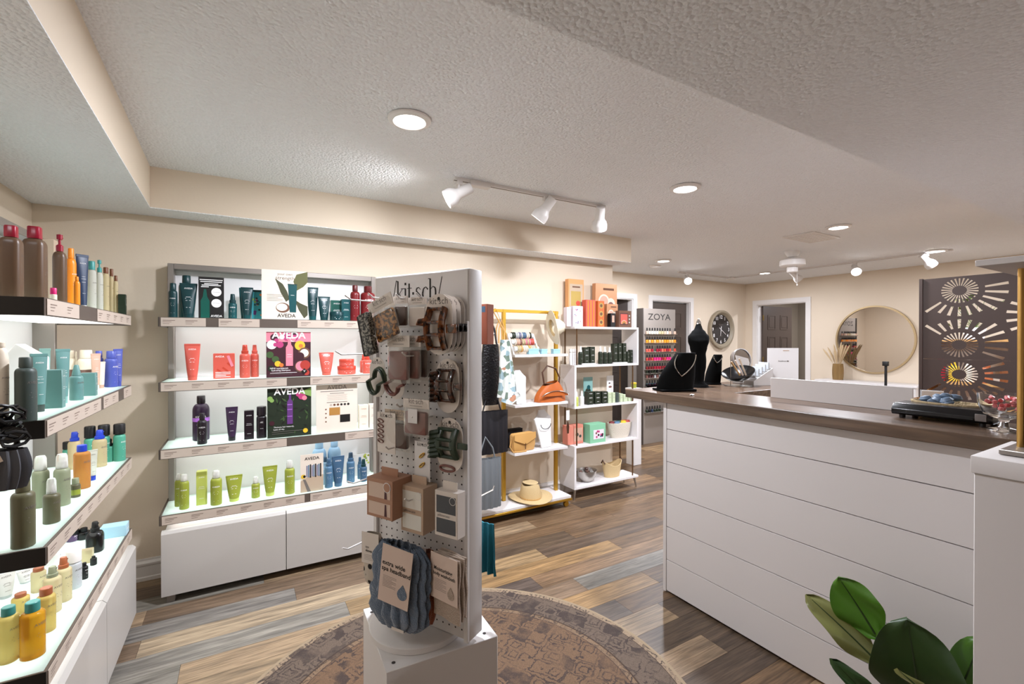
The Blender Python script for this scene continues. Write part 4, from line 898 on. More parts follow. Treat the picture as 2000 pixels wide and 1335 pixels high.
cx_, cy_ = loc2((.553, 1.545))
MB().lathe([(0, .456), (.165, .456), (.165, .474), (.160, .4775), (0, .4775)], 56, (S_W/2-.02, -.02+S_D/2, 0)).build('turntable', 'peg_white', t)
for wx, wy in ((.395, 1.40), (.70, 1.385), (.72, 1.69), (.40, 1.70)):
    a, b_ = loc2((wx, wy)); MB().lathe([(0, .4562), (.006, .4562), (.006, .4555)], 10, (a, b_, 0)).build('screw', 'hole', t)
def peg(px, py, ln=.11, o=0):
    a, z = sp(px, py, o); MB().tube([(a, 0, S_Z0+z), (a, -ln*.85, S_Z0+z), (a, -ln, S_Z0+z+.012)], .0026, 6).build('peg', 'white_trim', tw)
GK = 'goods on the pegboard stand'
def hang(name, label, cat, px, py, o, yaw=0):
    a, z = sp(px, py, o); return thing(name, label, cat, sw(a, o, z), S_RZ+yaw, GK)
def dims(px0, py0, px1, py1, o):
    c = (px0+px1)/2; m_ = (py0+py1)/2
    return abs(sp(px1, m_, o)[0]-sp(px0, m_, o)[0]), abs(sp(c, py0, o)[1]-sp(c, py1, o)[1])
def card_poly(w, h, top=1, bot=1, n=8):
    r = w/2*.98; pts = []
    if top: pts += [(r*math.cos(PI*k/n), -r+r*math.sin(PI*k/n)) for k in range(n+1)]
    else: pts += [(w/2, 0), (-w/2, 0)]
    if bot: pts += [(r*math.cos(PI+PI*k/n), -h+r+r*math.sin(PI+PI*k/n)) for k in range(n+1)]
    else: pts += [(-w/2, -h), (w/2, -h)]
    return pts
def tortoise(name, a, b_, sc=60):
    m, nt, b, N, L = nodes_mat(name); tc = N('ShaderNodeTexCoord'); n = N('ShaderNodeTexNoise'); n.inputs['Scale'].default_value = sc; n.inputs['Detail'].default_value = 2; L(tc.outputs['Object'], n.inputs['Vector'])
    r = ramp(nt, [(.42, a), (.56, b_)]); L(n.outputs['Fac'], r.inputs['Fac']); L(r.outputs['Color'], b.inputs['Base Color']); b.inputs['Roughness'].default_value = .15; b.inputs['Coat Weight'].default_value = .4
tortoise('tortoise', '#2a1408', '#7a441c'); tortoise('tortoise_dark', '#120906', '#4a2410'); tortoise('tortoise_light', '#3a2010', '#a8743a', 90)
mat('claw_black', '#0c0a0a', .2); mat('sage', '#4f6048', .3); mat('sage_dark', '#2f3f31', .3); mat('mauve', '#7b5049', .3); mat('clear_bag', '#f0eee8', .12, trans=.8, ior=1.1, alpha=.55); mat('smoke_brown', '#4a3228', .4)
def claw(par, w, h, m, o=.008, teeth=5, frame=True, z0=0):
    """hair claw: bowed rectangular frame, curved teeth and a side grip"""
    y = -o; q = lambda s_: -o-.018*math.sin(PI*s_)
    c = MB()
    if frame:
        for sx in (-1, 1): c.tube([(sx*w*.28, q(s_/8), z0-h*s_/8) for s_ in range(9)], w*.13, 8, flat=.6)
        for zz in (.02, .35, .65, .98): c.tube([(-w*.28, q(zz), z0-h*zz), (w*.28, q(zz), z0-h*zz)], w*.1, 8, flat=.6)
    c.build('claw_frame', m, par)
    tm = MB()
    for k in range(teeth):
        zz = z0-h*(k+.7)/(teeth+.4); tm.tube([(-w*.28, -o-.012, zz), (-w*.5, -o-.024, zz-.004), (-w*.62, -o-.02, zz-.01), (-w*.45, -o-.004, zz-.015)], [w*.09, w*.085, w*.06, w*.03], 6)
    if teeth: x = tm.build('claw_teeth', m, par)
    B((w*.42, -o-.016, z0-h*.62), (w*.78, -o-.008, z0-h*.40)).build('claw_grip', m, par, bevel=.003)
def hang_card(label, px0, py0, px1, py1, o, clip, yaw=0, top=1, bot=1, paper='card_white', name='hair_clip_card', cat='hair clip', text='kit·sch', hole=True):
    w, h = dims(px0, py0, px1, py1, o); t = hang(name, label, cat, (px0+px1)/2, py0, o, yaw)
    cd = MB().prism(card_poly(w, h, top, bot), -.0006, .0006, 'y').build('card', paper, t, smooth=0)
    p = Print(); p.text(text, 0, -h*.17 if top else -h*.12, w*.26, 'ink_grey')
    p.disc(0, -w*.14, w*.05, 'hole', 1, 10) if hole else None
    p.onto(cd, flat_face(-.0006))
    if clip: clip(t, w, h)
    return t
# ---- top row
for i, (a, b_, c, d, o, m_, lab) in enumerate(((866, 578, 908, 686, .02, 'claw_black', 'grey arched card with a black hair claw, furthest back of the top row'), (856, 577, 900, 687, .045, 'claw_black', 'grey arched card with a black hair claw, second from the back of the top row'), (846, 575, 891, 690, .07, 'tortoise_dark', 'grey arched card with a dark tortoiseshell claw, third in the top row'), (830, 573, 884, 693, .105, 'tortoise', 'grey arched card with the big tortoiseshell hair claw in front of the top row'))):
    hang_card(lab, a, b_, c, d, o, lambda t, w, h, m_=m_: claw(t, w*.95, h*.66, m_, .006, 2, True, -h*.24))
peg(866, 585, .13)
def bag_pack(label, px0, py0, px1, py1, o, inner, head='card_white', yaw=0, text=True, roll=0, deep=.02, name='accessory_pack'):
    """clear pillow bag with a paper header and its contents"""
    w, h = dims(px0, py0, px1, py1, o); t = hang(name, label, 'hair accessory', (px0+px1)/2, py0, o, yaw); t.rotation_euler.y = roll
    def f(u, v, s_): return (-w/2+w*u, s_*deep*.5*(math.sin(PI*u)**.5)*(math.sin(PI*v)**.5), -h*v)
    MB().grid(lambda u, v: f(u, v, -1), 8, 8).grid(lambda u, v: f(u, v, 1), 8, 8).build('bag', 'clear_bag', t)
    hd = B((-w/2, -.0012-.001, -h*.24), (w/2, .0012-.001, 0)).build('header_card', head, t, smooth=0)
    p = Print()
    if text: p.text('kit·sch', 0, -h*.12, w*.22, 'ink_grey').bar(0, -h*.18, w*.5, h*.012, 'ink_grey')
    p.onto(hd, flat_face(-.0022))
    B((-w*.42, -deep*.3, -h*.93), (w*.42, deep*.3, -h*.32)).build('contents', inner, t, bevel=deep*.25)
    return t
bag_pack('clear bag with a dark brown hair item, second from the left of the top row', 768, 578, 797, 640, .06, 'smoke_brown')
bag_pack('clear bag with a blue and white insert in the top row', 752, 582, 772, 640, .075, 'steel_blue')
bag_pack('white paper pack hanging in the middle of the top row', 797, 580, 834, 641, .05, 'card_white', 'card_white')
w_ = bag_pack('clear bag with a brown leopard patterned comb, tilted in the top row', 716, 582, 764, 672, .11, 'tortoise_light', roll=-.34, deep=.03)
m, nt, b, N, L = nodes_mat('leopard'); tc = N('ShaderNodeTexCoord'); v = N('ShaderNodeTexVoronoi'); v.inputs['Scale'].default_value = 38; L(tc.outputs['Object'], v.inputs['Vector'])
r = ramp(nt, [(.30, '#14110f'), (.38, '#bdb2a4')]); L(v.outputs['Distance'], r.inputs['Fac']); L(r.outputs['Color'], b.inputs['Base Color']); b.inputs['Roughness'].default_value = .85
m, nt, b, N, L = nodes_mat('speckle'); tc = N('ShaderNodeTexCoord'); v = N('ShaderNodeTexNoise'); v.inputs['Scale'].default_value = 140; L(tc.outputs['Object'], v.inputs['Vector'])
r = ramp(nt, [(.46, '#1c1b1a'), (.56, '#8d8a80')]); L(v.outputs['Fac'], r.inputs['Fac']); L(r.outputs['Color'], b.inputs['Base Color']); b.inputs['Roughness'].default_value = .5
t = hang('speckled_comb', 'black and white speckled hair comb in its case, leftmost of the top row', 'hair accessory', 712, 612, .13); t.rotation_euler.y = -.26
B((-.022, -.012, -.14), (.022, .012, 0)).build('case', 'speckle', t, bevel=.004)
sl_ = B((-.03, -.010, -.14), (-.0225, .010, -.004)).build('side_label', 'ink', t, smooth=0)
Print().text('kit·sch', -.075, -.005, .024, 'ink_white').onto(sl_, lambda a, b_, l: (-.0306, -b_*.9-.004, a))
peg(745, 590, .16); peg(775, 585, .13); peg(815, 585, .1)
# ---- second row
hang_card('grey arched card with a green loop hair clip', 722, 697, 752, 775, .06, None)
t = hang('loop_hair_clip', 'dark green loop hair clip over its card at the left of the second row', 'hair clip', 738, 722, .075)
for k in range(2):
    MB().tube([(.026*math.cos(a)+.018*math.sin(a)*0+(.02 if math.sin(a) > 0 else -.012), -.006-.008*k, -.035+.042*math.sin(a)-.012*math.cos(a)-k*.004) for a in [PI*2*q/20 for q in range(21)]], .0065, 8, flat=.7).build('loop', ['sage', 'sage_dark'][k], t)
hang_card('grey card behind the mauve loop hair clip', 757, 700, 790, 779, .05, None)
t = hang('loop_hair_clip', 'mauve brown loop hair clip below the clear packs', 'hair clip', 775, 735, .07)
for k in range(2):
    MB().tube([(.03*math.cos(a)+(.016 if math.sin(a) > 0 else -.014), -.006-.008*k, -.022+.034*math.sin(a)-.01*math.cos(a)-k*.004) for a in [PI*2*q/20 for q in range(21)]], .006, 8, flat=.7).build('loop', 'mauve', t)
for i, (a, c, o, lab) in enumerate(((800, 836, .03, 'pinkish clear pack of hair ties, back of the stack in the second row'), (778, 822, .06, 'pinkish clear pack of hair ties, middle of the stack in the second row'), (757, 800, .09, 'pinkish clear pack of hair ties, front of the stack in the second row'))):
    bag_pack(lab, a, 655, c, 742+i*3, o, 'mauve' if i else 'smoke_brown', 'card_white', deep=.025)
peg(722, 690, .15); peg(835, 693, .12); peg(786, 662, .13)
hang_card('pill shaped card with a tortoiseshell spring claw, right of the second row', 852, 700, 897, 806, .03, lambda t, w, h: claw(t, w*.95, h*.58, 'tortoise_dark', .006, 6, True, -h*.2))
hang_card('pill shaped card with a small green clip behind the spring claw', 860, 702, 902, 800, .015, None)
# ---- third row
t = hang_card('square card with five pink spiral hair ties', 737, 805, 772, 884, .05, None, top=0, bot=0)
for k in range(5): MB().tube([(-.014+.012*math.cos(a)-.01, -.004-.005*math.sin(a), -.03-k*.0175+.008*math.sin(a)) for a in [2*PI*q/14 for q in range(15)]], .0022, 6).build('spiral_tie', 'mauve', t)
bag_pack('kraft pack of hair pins under a clear sleeve, third row', 752, 800, 800, 880, .04, 'smoke_brown', 'kraft', deep=.03)
t = bag_pack('clear zip pouch with a grey paper label, third row', 788, 779, 838, 853, .08, 'mauve', 'card_white', deep=.03)
B((-.02, -.018, -.075), (.02, -.0165, -.03)).build('paper_label', 'white_matte', t, smooth=0)
peg(815, 788, .1); peg(845, 812, .1); peg(790, 868, .09)
t = hang_card('white card with two small gold snap clips', 810, 862, 840, 938, .04, None, top=0, bot=0, paper='white_matte')
for k in range(2): MB().tube([(.011*math.cos(a), -.003, -.045-k*.032+.0045*math.sin(a)+.0075*math.cos(a)) for a in [2*PI*q/16 for q in range(17)]], .002, 6).build('snap_clip', 'gold', t)
hang_card('pill shaped card with a dark green oval claw, right of the third row', 853, 815, 904, 922, .035, lambda t, w, h: claw(t, w*1.0, h*.52, 'sage_dark', .006, 6, True, -h*.2))
t = hang('barrette', 'mauve tortoiseshell barrette hanging under the green claw', 'hair clip', 876, 908, .03)
MB().tube([(.03*math.cos(a), -.006-.004*abs(math.sin(a)), -.008+.009*math.sin(a)) for a in [2*PI*q/18 for q in range(19)]], .004, 8).build('barrette_bow', 'mauve', t); MB().tube([(-.032, -.003, -.008), (.032, -.003, -.008)], .003, 6).build('barrette_bar', 'steel', t)
# ---- boxes
mat('window_grey', '#4a4d52', .45); mat('window_cream', '#e2e0d8', .45); mat('kraft_rose', '#a87e66', .6); mat('kraft_warm', '#bfa690', .6); mat('maroon', '#4a2024', .5)
def peg_box(label, px0, py0, px1, py1, o, dp, face, win, text=None, yaw=0, roll=0):
    w, h = dims(px0, py0, px1, py1, o); t = hang('pillowcase_box', label, 'box', (px0+px1)/2, py1, o, yaw); t.rotation_euler.y = roll
    B((-w/2, -dp*.0, 0), (w/2, dp, h)).build('box_body', face, t, bevel=.001, seg=1)
    B((-w*.32, dp*.5, h), (w*.32, dp*.5+.002, h+.026)).build('hang_tab', face, t, smooth=0)
    for z0, z1 in ((.52, .90), (.08, .40)): B((-w*.42, -.0008, h*z0), (w*.42, -.0001, h*z1)).build('box_window', win, t, smooth=0)
    p = Print()
    if text: p.text(text, -w*.1, h*.44, w*.13, 'ink_grey')
    if win == 'kraft_pink': p.poly([(w*.2, h*.52), (w*.3, h*.52), (w*.27, h*.88), (w*.22, h*.88)], 'maroon', 2).poly([(w*.2, h*.08), (w*.3, h*.08), (w*.27, h*.38), (w*.22, h*.38)], 'maroon', 2)
    p.disc(w*.3, h*.82, w*.14, 'white_matte', 2).disc(w*.3, h*.82, w*.12, win if win != 'kraft_pink' else 'kraft_rose', 3)
    p.onto(t, flat_face(-.0008)); return t
peg_box('rose kraft box with two pale windows, leftmost of the three boxes', 716, 935, 766, 1011, .13, .09, 'kraft_rose', 'kraft_pink')
peg_box('kraft box with cream windows, middle of the three boxes', 783, 950, 826, 1040, .085, .07, 'kraft_warm', 'window_cream', 'pillowcase')
peg_box('kraft box with grey satin windows, rightmost of the three boxes', 849, 960, 893, 1049, .085, .04, 'card_white', 'window_grey', 'pillowcase')
peg(745, 925, .15); peg(790, 952, .12); peg(840, 960, .12)
# ---- bottom row: plush bands and cloths
def ribbed(w, h, d, ribs, amp=.14, seed=1, wob=.35):
    random.seed(seed); ph = [random.uniform(0, 6.28) for _ in range(ribs)]
    def f(u, v):
        a = 2*PI*u; rb = 1+amp*abs(math.cos(ribs*a/2+wob*math.sin(7*v+a*2)))-amp+.03*math.sin(30*v+ph[int(u*ribs) % ribs])
        e = min(1, 4*min(v, 1-v)+.45)**.5
        return (w/2*math.cos(a)*rb*e, d/2*math.sin(a)*rb*e, -h*v)
    return MB().grid(f, ribs*6, 26)
mat('plush_blue', '#5a6b80', .95, sheen=.6, bump=.5, bscale=220); mat('plush_rust', '#8e4a26', .95, sheen=.5, bump=.5, bscale=220); mat('waffle', '#b7a596', .95, bump=.6, bscale=260); mat('card_blush', '#d8c3b6', .6)
def drop(p, x, z, r, m_):
    pts = [(x, z+r*1.7)]+[(x+r*math.cos(a), z+r*math.sin(a)) for a in [PI*.22-k*PI*1.44/14 for k in range(15)]]; p.poly(pts, m_, 2)
w, h = dims(737, 1062, 832, 1222, .10)
t = hang('spa_headband', 'blue plush ribbed headband with a blush label card', 'headband', 785, 1062, .11, .12); t.rotation_euler.y = .06
ribbed(w*1.08, h, .07, 17, .30, 4, .5).build('plush_band', 'plush_blue', t, smooth=60)
cd = B((-w*.20, -.041, -h*.66), (w*.34, -.0395, .008)).build('label_card', 'card_blush', t, smooth=0, rot=(0, .06, 0))
p = Print(); p.text('extra wide', w*.03, -h*.21, w*.095, 'ink', .02).text('spa headband', w*.08, -h*.28, w*.095, 'ink', .02).lines(-w*.02, -h*.34, w*.24, 8, h*.018, .0009); drop(p, w*.22, -h*.49, w*.085, 'plush_blue'); p.onto(cd, flat_face(-.041))
B((-w*.02, -.028, -h*.99), (w*.2, -.027, -h*.955)).build('fabric_tag', 'card_white', t, smooth=0)
w, h = dims(708, 1095, 748, 1168, .12)
t = hang('shower_glove', 'leopard spotted spa glove with a cream label card', 'glove', 730, 1040, .12, .1)
ribbed(.085, .17, .03, 10, .03, 9, 0).build('cloth', 'leopard', t, smooth=60)
cd = B((-.036, -.0175, -.096), (.036, -.016, .006)).build('label_card', 'card_white', t, smooth=0)
Print().text('spa', -.012, -.045, .012, 'ink').text('glove', -.006, -.058, .013, 'ink', .02).lines(0, -.068, .05, 4, .005, .0008).onto(cd, flat_face(-.0175))
t = hang('spa_headband', 'rust orange plush headband behind the blue one', 'headband', 836, 1075, .045)
ribbed(.06, .235, .05, 7, .25, 6).build('plush_band', 'plush_rust', t, smooth=60)
B((-.05, -.018, -.04), (.006, -.0165, .015)).build('label_card', 'card_blush', t, smooth=0)
w, h = dims(849, 1083, 905, 1205, .07)
t = hang('body_washcloth', 'beige waffle washcloth with a label card, right of the bottom row', 'washcloth', 877, 1083, .075, -.12)
mb = MB()
for k in range(4): mb.grid(lambda u, v, k=k: (-w*.5+w*u+.003*math.sin(9*v+k), -.012+.012*k+.003*math.sin(6*u+k*2), -h*v*(1-.02*k)), 10, 14)
mb.build('folded_cloth', 'waffle', t, smooth=60, solid=.006)
cd = B((-w*.52, -.0215, -h*.70), (w*.50, -.020, .004)).build('label_card', 'card_blush', t, smooth=0)
p = Print(); p.text('Moisturizing', -w*.04, -h*.24, w*.145, 'ink', .02).text('body washcloth', w*.0, -h*.32, w*.135, 'ink', .02).lines(-w*.14, -h*.38, w*.46, 8, h*.024, .0009); drop(p, w*.26, -h*.55, w*.13, 'waffle'); p.onto(cd, flat_face(-.0215))
peg(735, 1045, .15); peg(795, 1062, .13); peg(845, 1090, .11)
# goods hanging on the far side of the tower, seen past its edge
mat('terracotta', '#b0654a', .6); mat('teal_cloth', '#1d6f80', .9, bump=.3, bscale=150)
def back_hang(name, label, cat, px, py, o): 
    a, z = sp(px, py, o); return thing(name, label, cat, sw(a, o, z), S_RZ, GK)
t = back_hang('terracotta_box', 'terracotta box edge showing behind the right side of the stand', 'box', 952, 594, -.12)
w, h = dims(946, 594, 958, 672, -.12); B((-.09, -.02, -h), (w*.5, .02, 0)).build('box_body', 'terracotta', t, bevel=.001, seg=1)
B((w*.5-.03, -.0206, -.028), (w*.5-.008, -.0201, -.008)).build('sticker', 'steel_blue', t, smooth=0)
t = back_hang('hair_towel', 'teal cloth hanging behind the right side of the stand', 'towel', 955, 1022, -.12)
w, h = dims(944, 1022, 967, 1120, -.12); mb = MB()
mb.grid(lambda u, v: (-.06+(.06+w*.35+w*.3*v)*u, .006*math.sin(22*u+3*v)*(0.4+v), -h*v), 24, 8).build('cloth', 'teal_cloth', t, solid=.004)
for z in (1.46, .9): MB().tube([(S_W-.05, S_D, z), (S_W-.05, S_D+.14, z), (S_W-.05, S_D+.15, z+.012)], .0026, 6).build('peg', 'steel', tw)

# ------------------------------------------------------------------ service counter
CX, CY1, CT = 2.09, 1.84, 1.14
t = thing('service_counter', 'white shiplap service counter with a dark wood L-shaped top', 'counter', (CX, CY1, 0))
B((.014, -1.39, .012), (.30, -.004, 1.09)).build('carcass', 'counter_white', t, smooth=0)
zs = [.012, .19, .378, .565, .751, .937, 1.09]
for a, b_ in zip(zs, zs[1:]): B((0, -1.39, a+.0015), (.014, -.018, b_-.0015)).build('board', 'counter_white', t, bevel=.001, seg=1)
B((-.004, -.018, .006), (.02, .004, 1.09)).build('corner_trim', 'counter_white', t, bevel=.001, seg=1)
mb = MB().prism([(-.042, -1.52), (.36, -1.52), (.36, -.19), (1.15, -.19), (1.15, .27), (-.042, .27)], 1.091, CT, 'z').build('counter_top', 'counter_wood', t, bevel=.003, smooth=0)
B((.3, -.15, .012), (1.1, .2, 1.09)).build('return_carcass', 'counter_white', t, smooth=0)
B((.40, -1.45, .02), (1.0, -.25, .76)).build('work_desk', 'counter_white', t, smooth=0)
B((.345, -1.02, 1.1405), (.357, -.415, 1.245)).build('privacy_panel', 'counter_white', t, bevel=.001, seg=1)
# pillar at the near end with a small display case on it
t = thing('counter_half_wall', 'white boxed half wall at the near end of the counter', 'half wall', (1.70, .44, 0))
B((0, -1.4, 0), (.335, 0, 1.09)).build('body', 'counter_white', t, bevel=.002, seg=1)
B((-.006, -1.4, 1.0905), (.342, .006, 1.137)).build('cap', 'counter_white', t, bevel=.003)
mat('case_brown', '#2c1a10', .35)
t = thing('display_case', 'display case with gold posts and dark brown back on the half wall', 'display case', (1.70, .44, 1.138))
B((.07, -.62, 0), (.335, -.03, .014)).build('base_plate', 'frame_grey', t, bevel=.002, seg=1)
B((0, -.62, .508), (.38, 0, .524)).build('top_slab', 'counter_white', t, bevel=.001, seg=1)
for x, y in ((.16, -.052), (.16, -.60), (.325, -.60), (.325, -.06)): MB().tube([(x, y, .014), (x, y, .508)], .0075, 16).build('post', 'brass_post', t)
B((.172, -.6, .014), (.19, -.068, .508)).build('back_board', 'case_brown', t, smooth=0)

# ------------------------------------------------------------------ things on the counter
def bust_curve(label, px, py, pxt, hgt, lean, chain, ybase=None, rz=0, w=.16):
    """black velvet necklace form: broad foot sweeping up and forward to a narrow neck"""
    p = on('z', px, py, CT+.001); t = thing('necklace_bust', label, 'display bust', p, rz); rows = 16; mb = MB(); n = 24
    def f(u, v):
        a = 2*PI*u; ww = w*(.62-.30*v**1.4)*(1+.12*math.sin(PI*v)); dd = w*(.34-.12*v); return (lean*v**1.8+ww*math.cos(a), dd*math.sin(a)-.03*v, hgt*v)
    mb.grid(f, n, rows).build('velvet_form', 'black_soft', t, smooth=60)
    MB().add([f(k/n, 1) for k in range(n)], [tuple(range(n))]).build('neck_cap', 'black_soft', t)
    B((-w*.62, -w*.36, -.0), (w*.58, w*.36, .012)).build('foot', 'black_soft', t, bevel=.005)
    if chain:
        pts = []
        for k in range(25):
            s_ = k/24; u = .56+.36*s_; v = .95-chain*(1-abs(2*s_-1))**.8; x, y, z = f(u, v); pts.append((x, y-.004, z))
        MB().tube(pts, .0032, 6).build('necklace', 'chrome', t)
    return t
bust_curve('low black velvet necklace bust with a silver chain at the left end of the counter', 1318, 762, 0, .228, .055, .55, rz=-.35, w=.185)
bust_curve('black velvet necklace bust with a thin chain behind the tall mannequin', 1391, 750, 0, .205, .025, .22, rz=-.5, w=.088)
p = on('z', 1364, 755, CT+.001); t = thing('torso_mannequin', 'tall black torso mannequin on the counter', 'mannequin', p, -.5); t.scale = (1.05, 1.05, 1.16)
def mf(u, v):
    a = 2*PI*u; prof = [(0, .052, .05), (.05, .05, .048), (.09, .036, .032), (.2, .040, .036), (.32, .048, .042), (.42, .050, .042), (.52, .047, .038), (.62, .056, .046), (.72, .069, .050), (.79, .070, .042), (.86, .048, .034), (.92, .024, .024), (1, .015, .015)]
    for (v0, a0, b0), (v1, a1, b1) in zip(prof, prof[1:]):
        if v <= v1: q = (v-v0)/(v1-v0); q = q*q*(3-2*q); break
    return ((a0+(a1-a0)*q)*math.cos(a)*.92, (b0+(b1-b0)*q)*math.sin(a), .355*v)
MB().grid(mf, 28, 40).build('torso', 'black_soft', t, smooth=60)
MB().lathe([(0, .352), (.017, .352), (.014, .366), (.008, .372), (.006, .38), (0, .386)], 14).build('neck_finial', 'chrome', t)
MB().lathe([(0, 0), (.06, 0), (.055, .014), (.02, .02), (0, .02)], 24).build('base', 'black_soft', t)
p = on('z', 1442, 753, CT+.001); t = thing('sunglasses_bowl', 'tilted black bowl on a thin stand on the counter return', 'bowl', p, -.4)
M = Matrix.Translation((0, 0, .078)) @ Matrix.Rotation(math.radians(-20), 4, 'Y') @ Matrix.Rotation(math.radians(12), 4, 'X') @ Matrix.Scale(.85, 4)
MB().lathe([(0, -.045), (.05, -.042), (.09, -.02), (.118, .012), (.122, .02), (.116, .02), (.085, -.008), (.045, -.028), (0, -.03)], 32).xf(M).build('bowl', 'near_black_gloss', t)
MB().tube([(-.055, .0, .0), (-.055, .0, .20)], .002, 6).lathe([(0, 0), (.085, 0), (.085, .004), (0, .006)], 28).build('wire_stand', 'steel', t)
for k in range(3): MB().tube([(.005+.022*k, -.01, .07), (-.05+.028*k, .0, .16+.01*k)], .006, 8).build('brush', ['bin_wood', 'kraft_pink', 'kraft'][k], t)
p = on('z', 1446, 748, CT+.001); t = thing('vanity_mirror', 'round grey tabletop mirror leaning back behind the black bowl', 'mirror', p, -.55)
M = Matrix.Translation((0, 0, .165)) @ Matrix.Rotation(math.radians(78), 4, 'X') @ Matrix.Rotation(math.radians(18), 4, 'Y')
mat('smoke_shell', '#6a625c', .3); mat('mirror_silver', '#c8c4c0', .04, metal=1)
MB().lathe([(0, -.05), (.04, -.045), (.07, -.02), (.078, .01), (.078, .02), (.073, .02), (.072, .012)], 32, ring=False).xf(M).build('shell', 'smoke_shell', t)
MB().lathe([(0, .0135), (.071, .0135), (.071, .0125)], 32).xf(M).build('mirror_glass', 'mirror_silver', t)
MB().tube([(.01, .01, .12), (.02, .015, .03), (.02, .015, .0)], .016, 10).lathe([(0, 0), (.05, 0), (.05, .008), (0, .01)], 24).build('pedestal', 'smoke_shell', t)
p = on('z', 1480, 751, CT+.001); t = thing('card_rack', 'white stepped rack of folded cards beside the white sign', 'card holder', p, -.3)
MB().prism([(-.075, 0), (.075, 0), (.075, .115), (-.075, .03)], -.05, .05, 'y').build('rack', 'white_matte', t, smooth=0)
for k in range(5): B((-.06+.026*k, -.045, .05+.0145*k), (-.053+.026*k, .045, .095+.0145*k)).build('folded_card', 'fog', t, smooth=0, rot=None)
def art(p, w, h): p.text('boulevard', 0, h*.63, w*.075, 'ink').bar(w*.16, h*.645, w*.06, h*.03, 'ink_grey').bar(w*.1, h*.93, w*.2, h*.012, 'amber_print')
p = on('z', 1522, 752, CT); w = .125
card_sign('white counter sign with small grey lettering', (3.15, 1.76, CT+.001), .20, .25, art, rz=-.62, acrylic=True, tilt=0)
for k, (px, py, l) in enumerate(((1348, 757, 'crumpled white price tag between the black busts'), (1352, 772, 'white paper tag at the counter edge in front of the busts'))):
    q = on('z', px, py, CT); tag(MB().grid(lambda u, v: (-.016+.032*u, -.008+.016*v, .002+.006*abs(math.sin(5*u+3*v))), 6, 4).build('price_tag', 'white_matte', None, loc=q, solid=.0006, rot=(0, 0, .4)), l, 'tag', 'tags on the counter')
# receipt tray / printer, basket of stones, candy bowl, wooden bin
q = on('z', 1848, 822, CT); t = thing('payment_printer', 'black low receipt printer on the counter top', 'printer', (q.x+.02, q.y, CT+.001), 0)
MB().prism([(-.075, .012), (.075, .012), (.080, .02), (.080, .048), (.05, .056), (-.06, .056), (-.080, .035), (-.080, .02)], -.14, .15, 'y').build('housing', 'near_black_gloss', t, bevel=.003)
B((-.083, -.09, .022), (-.078, .10, .033)).build('paper_slot', 'black', t, smooth=0)
B((-.084, -.125, .02), (-.079, -.095, .045)).build('side_button', 'ink_grey', t, bevel=.001, seg=1)
for sx in (-.06, .06):
    for sy in (-.11, .12): MB().lathe([(0, 0), (.010, 0), (.010, .013), (0, .013)], 12, (sx, sy, 0)).build('foot', 'black', t)
mat('basket_rim', '#cbb48c', .8, bump=.5, bscale=120); mat('blue_stone', '#5f7186', .45, noise=.25, nscale=30)
q = on('z', 1868, 800, CT); bx_, by_ = 2.36, .62
t = thing('stone_basket', 'shallow oval basket of blue grey stones behind the black printer', 'basket', (2.392, .69, CT+.001), 0)
MB().lathe([(0, .0), (.07, .0), (.095, .03), (.105, .062), (.099, .062), (.088, .03), (.065, .008), (0, .008)], 32, sx=.62, sy=1.15).build('basket', 'basket_rim', t)
random.seed(8)
for k in range(18):
    a, rr = random.uniform(0, 6.28), random.uniform(0, .068); t2 = MB().lathe([(0, -.014), (.010, -.011), (.017, 0), (.011, .011), (0, .014)], 9, sx=random.uniform(.8, 1.1), sy=1.3)
    t2.xf(Matrix.Translation((rr*math.cos(a)*.62, rr*math.sin(a)*1.15, .055+random.uniform(0, .016)+.016*(1-rr/.068))) @ Matrix.Rotation(random.uniform(0, 3), 4, 'Z') @ Matrix.Rotation(random.uniform(-.4, .4), 4, 'X'))
    tag(t2.build('tumbled_stone', 'blue_stone', None, loc=(2.392, .69, CT+.001)), 'small blue grey tumbled stone heaped in the oval basket', 'stone', 'stones in the basket')
mat('candy_red', '#b03a3c', .35); mat('candy_pink', '#d8787a', .35); mat('bowl_glass', '#ffffff', .03, trans=1, ior=1.25)
q = Vector((2.215, .50, CT+.001)); t = thing('candy_bowl', 'footed glass bowl of red candy beside the gold post', 'bowl', q)
MB().lathe([(0, .0), (.04, .0), (.042, .004), (.014, .012), (.010, .03), (.016, .04), (.05, .055), (.064, .085), (.066, .125), (.063, .125), (.06, .087), (.046, .06), (.0, .046)], 32).build('glass_bowl', 'bowl_glass', t)
for k in range(26):
    a, rr = random.uniform(0, 6.28), .046*math.sqrt(random.random()); z = .07+random.uniform(0, .045)
    c = MB().lathe([(0, -.007), (.007, -.004), (.008, .001), (.006, .006), (0, .007)], 7).xf(Matrix.Rotation(random.uniform(0, 3), 4, 'X'))
    tag(c.build('wrapped_candy', random.choice(['candy_red', 'candy_pink']), None, loc=(q.x+rr*math.cos(a), q.y+rr*math.sin(a), q.z+z)), 'red wrapped candy inside the footed glass bowl', 'candy', 'candies in the glass bowl')
t = thing('wooden_bin', 'small tapered wooden bin with papers beside the privacy panel', 'bin', (2.56, .80, CT-.06), 0)
MB().add([(-.035, -.05, 0), (.035, -.05, 0), (.035, .05, 0), (-.035, .05, 0), (-.05, -.065, .11), (.05, -.065, .11), (.05, .065, .11), (-.05, .065, .11)], [(0, 3, 2, 1), (0, 1, 5, 4), (1, 2, 6, 5), (2, 3, 7, 6), (3, 0, 4, 7)]).build('bin_walls', 'bin_wood', t, smooth=0, solid=.006)
B((-.05, -.05, -.32), (.05, .05, -.002)).build('bin_pedestal', 'counter_white', t, smooth=0)
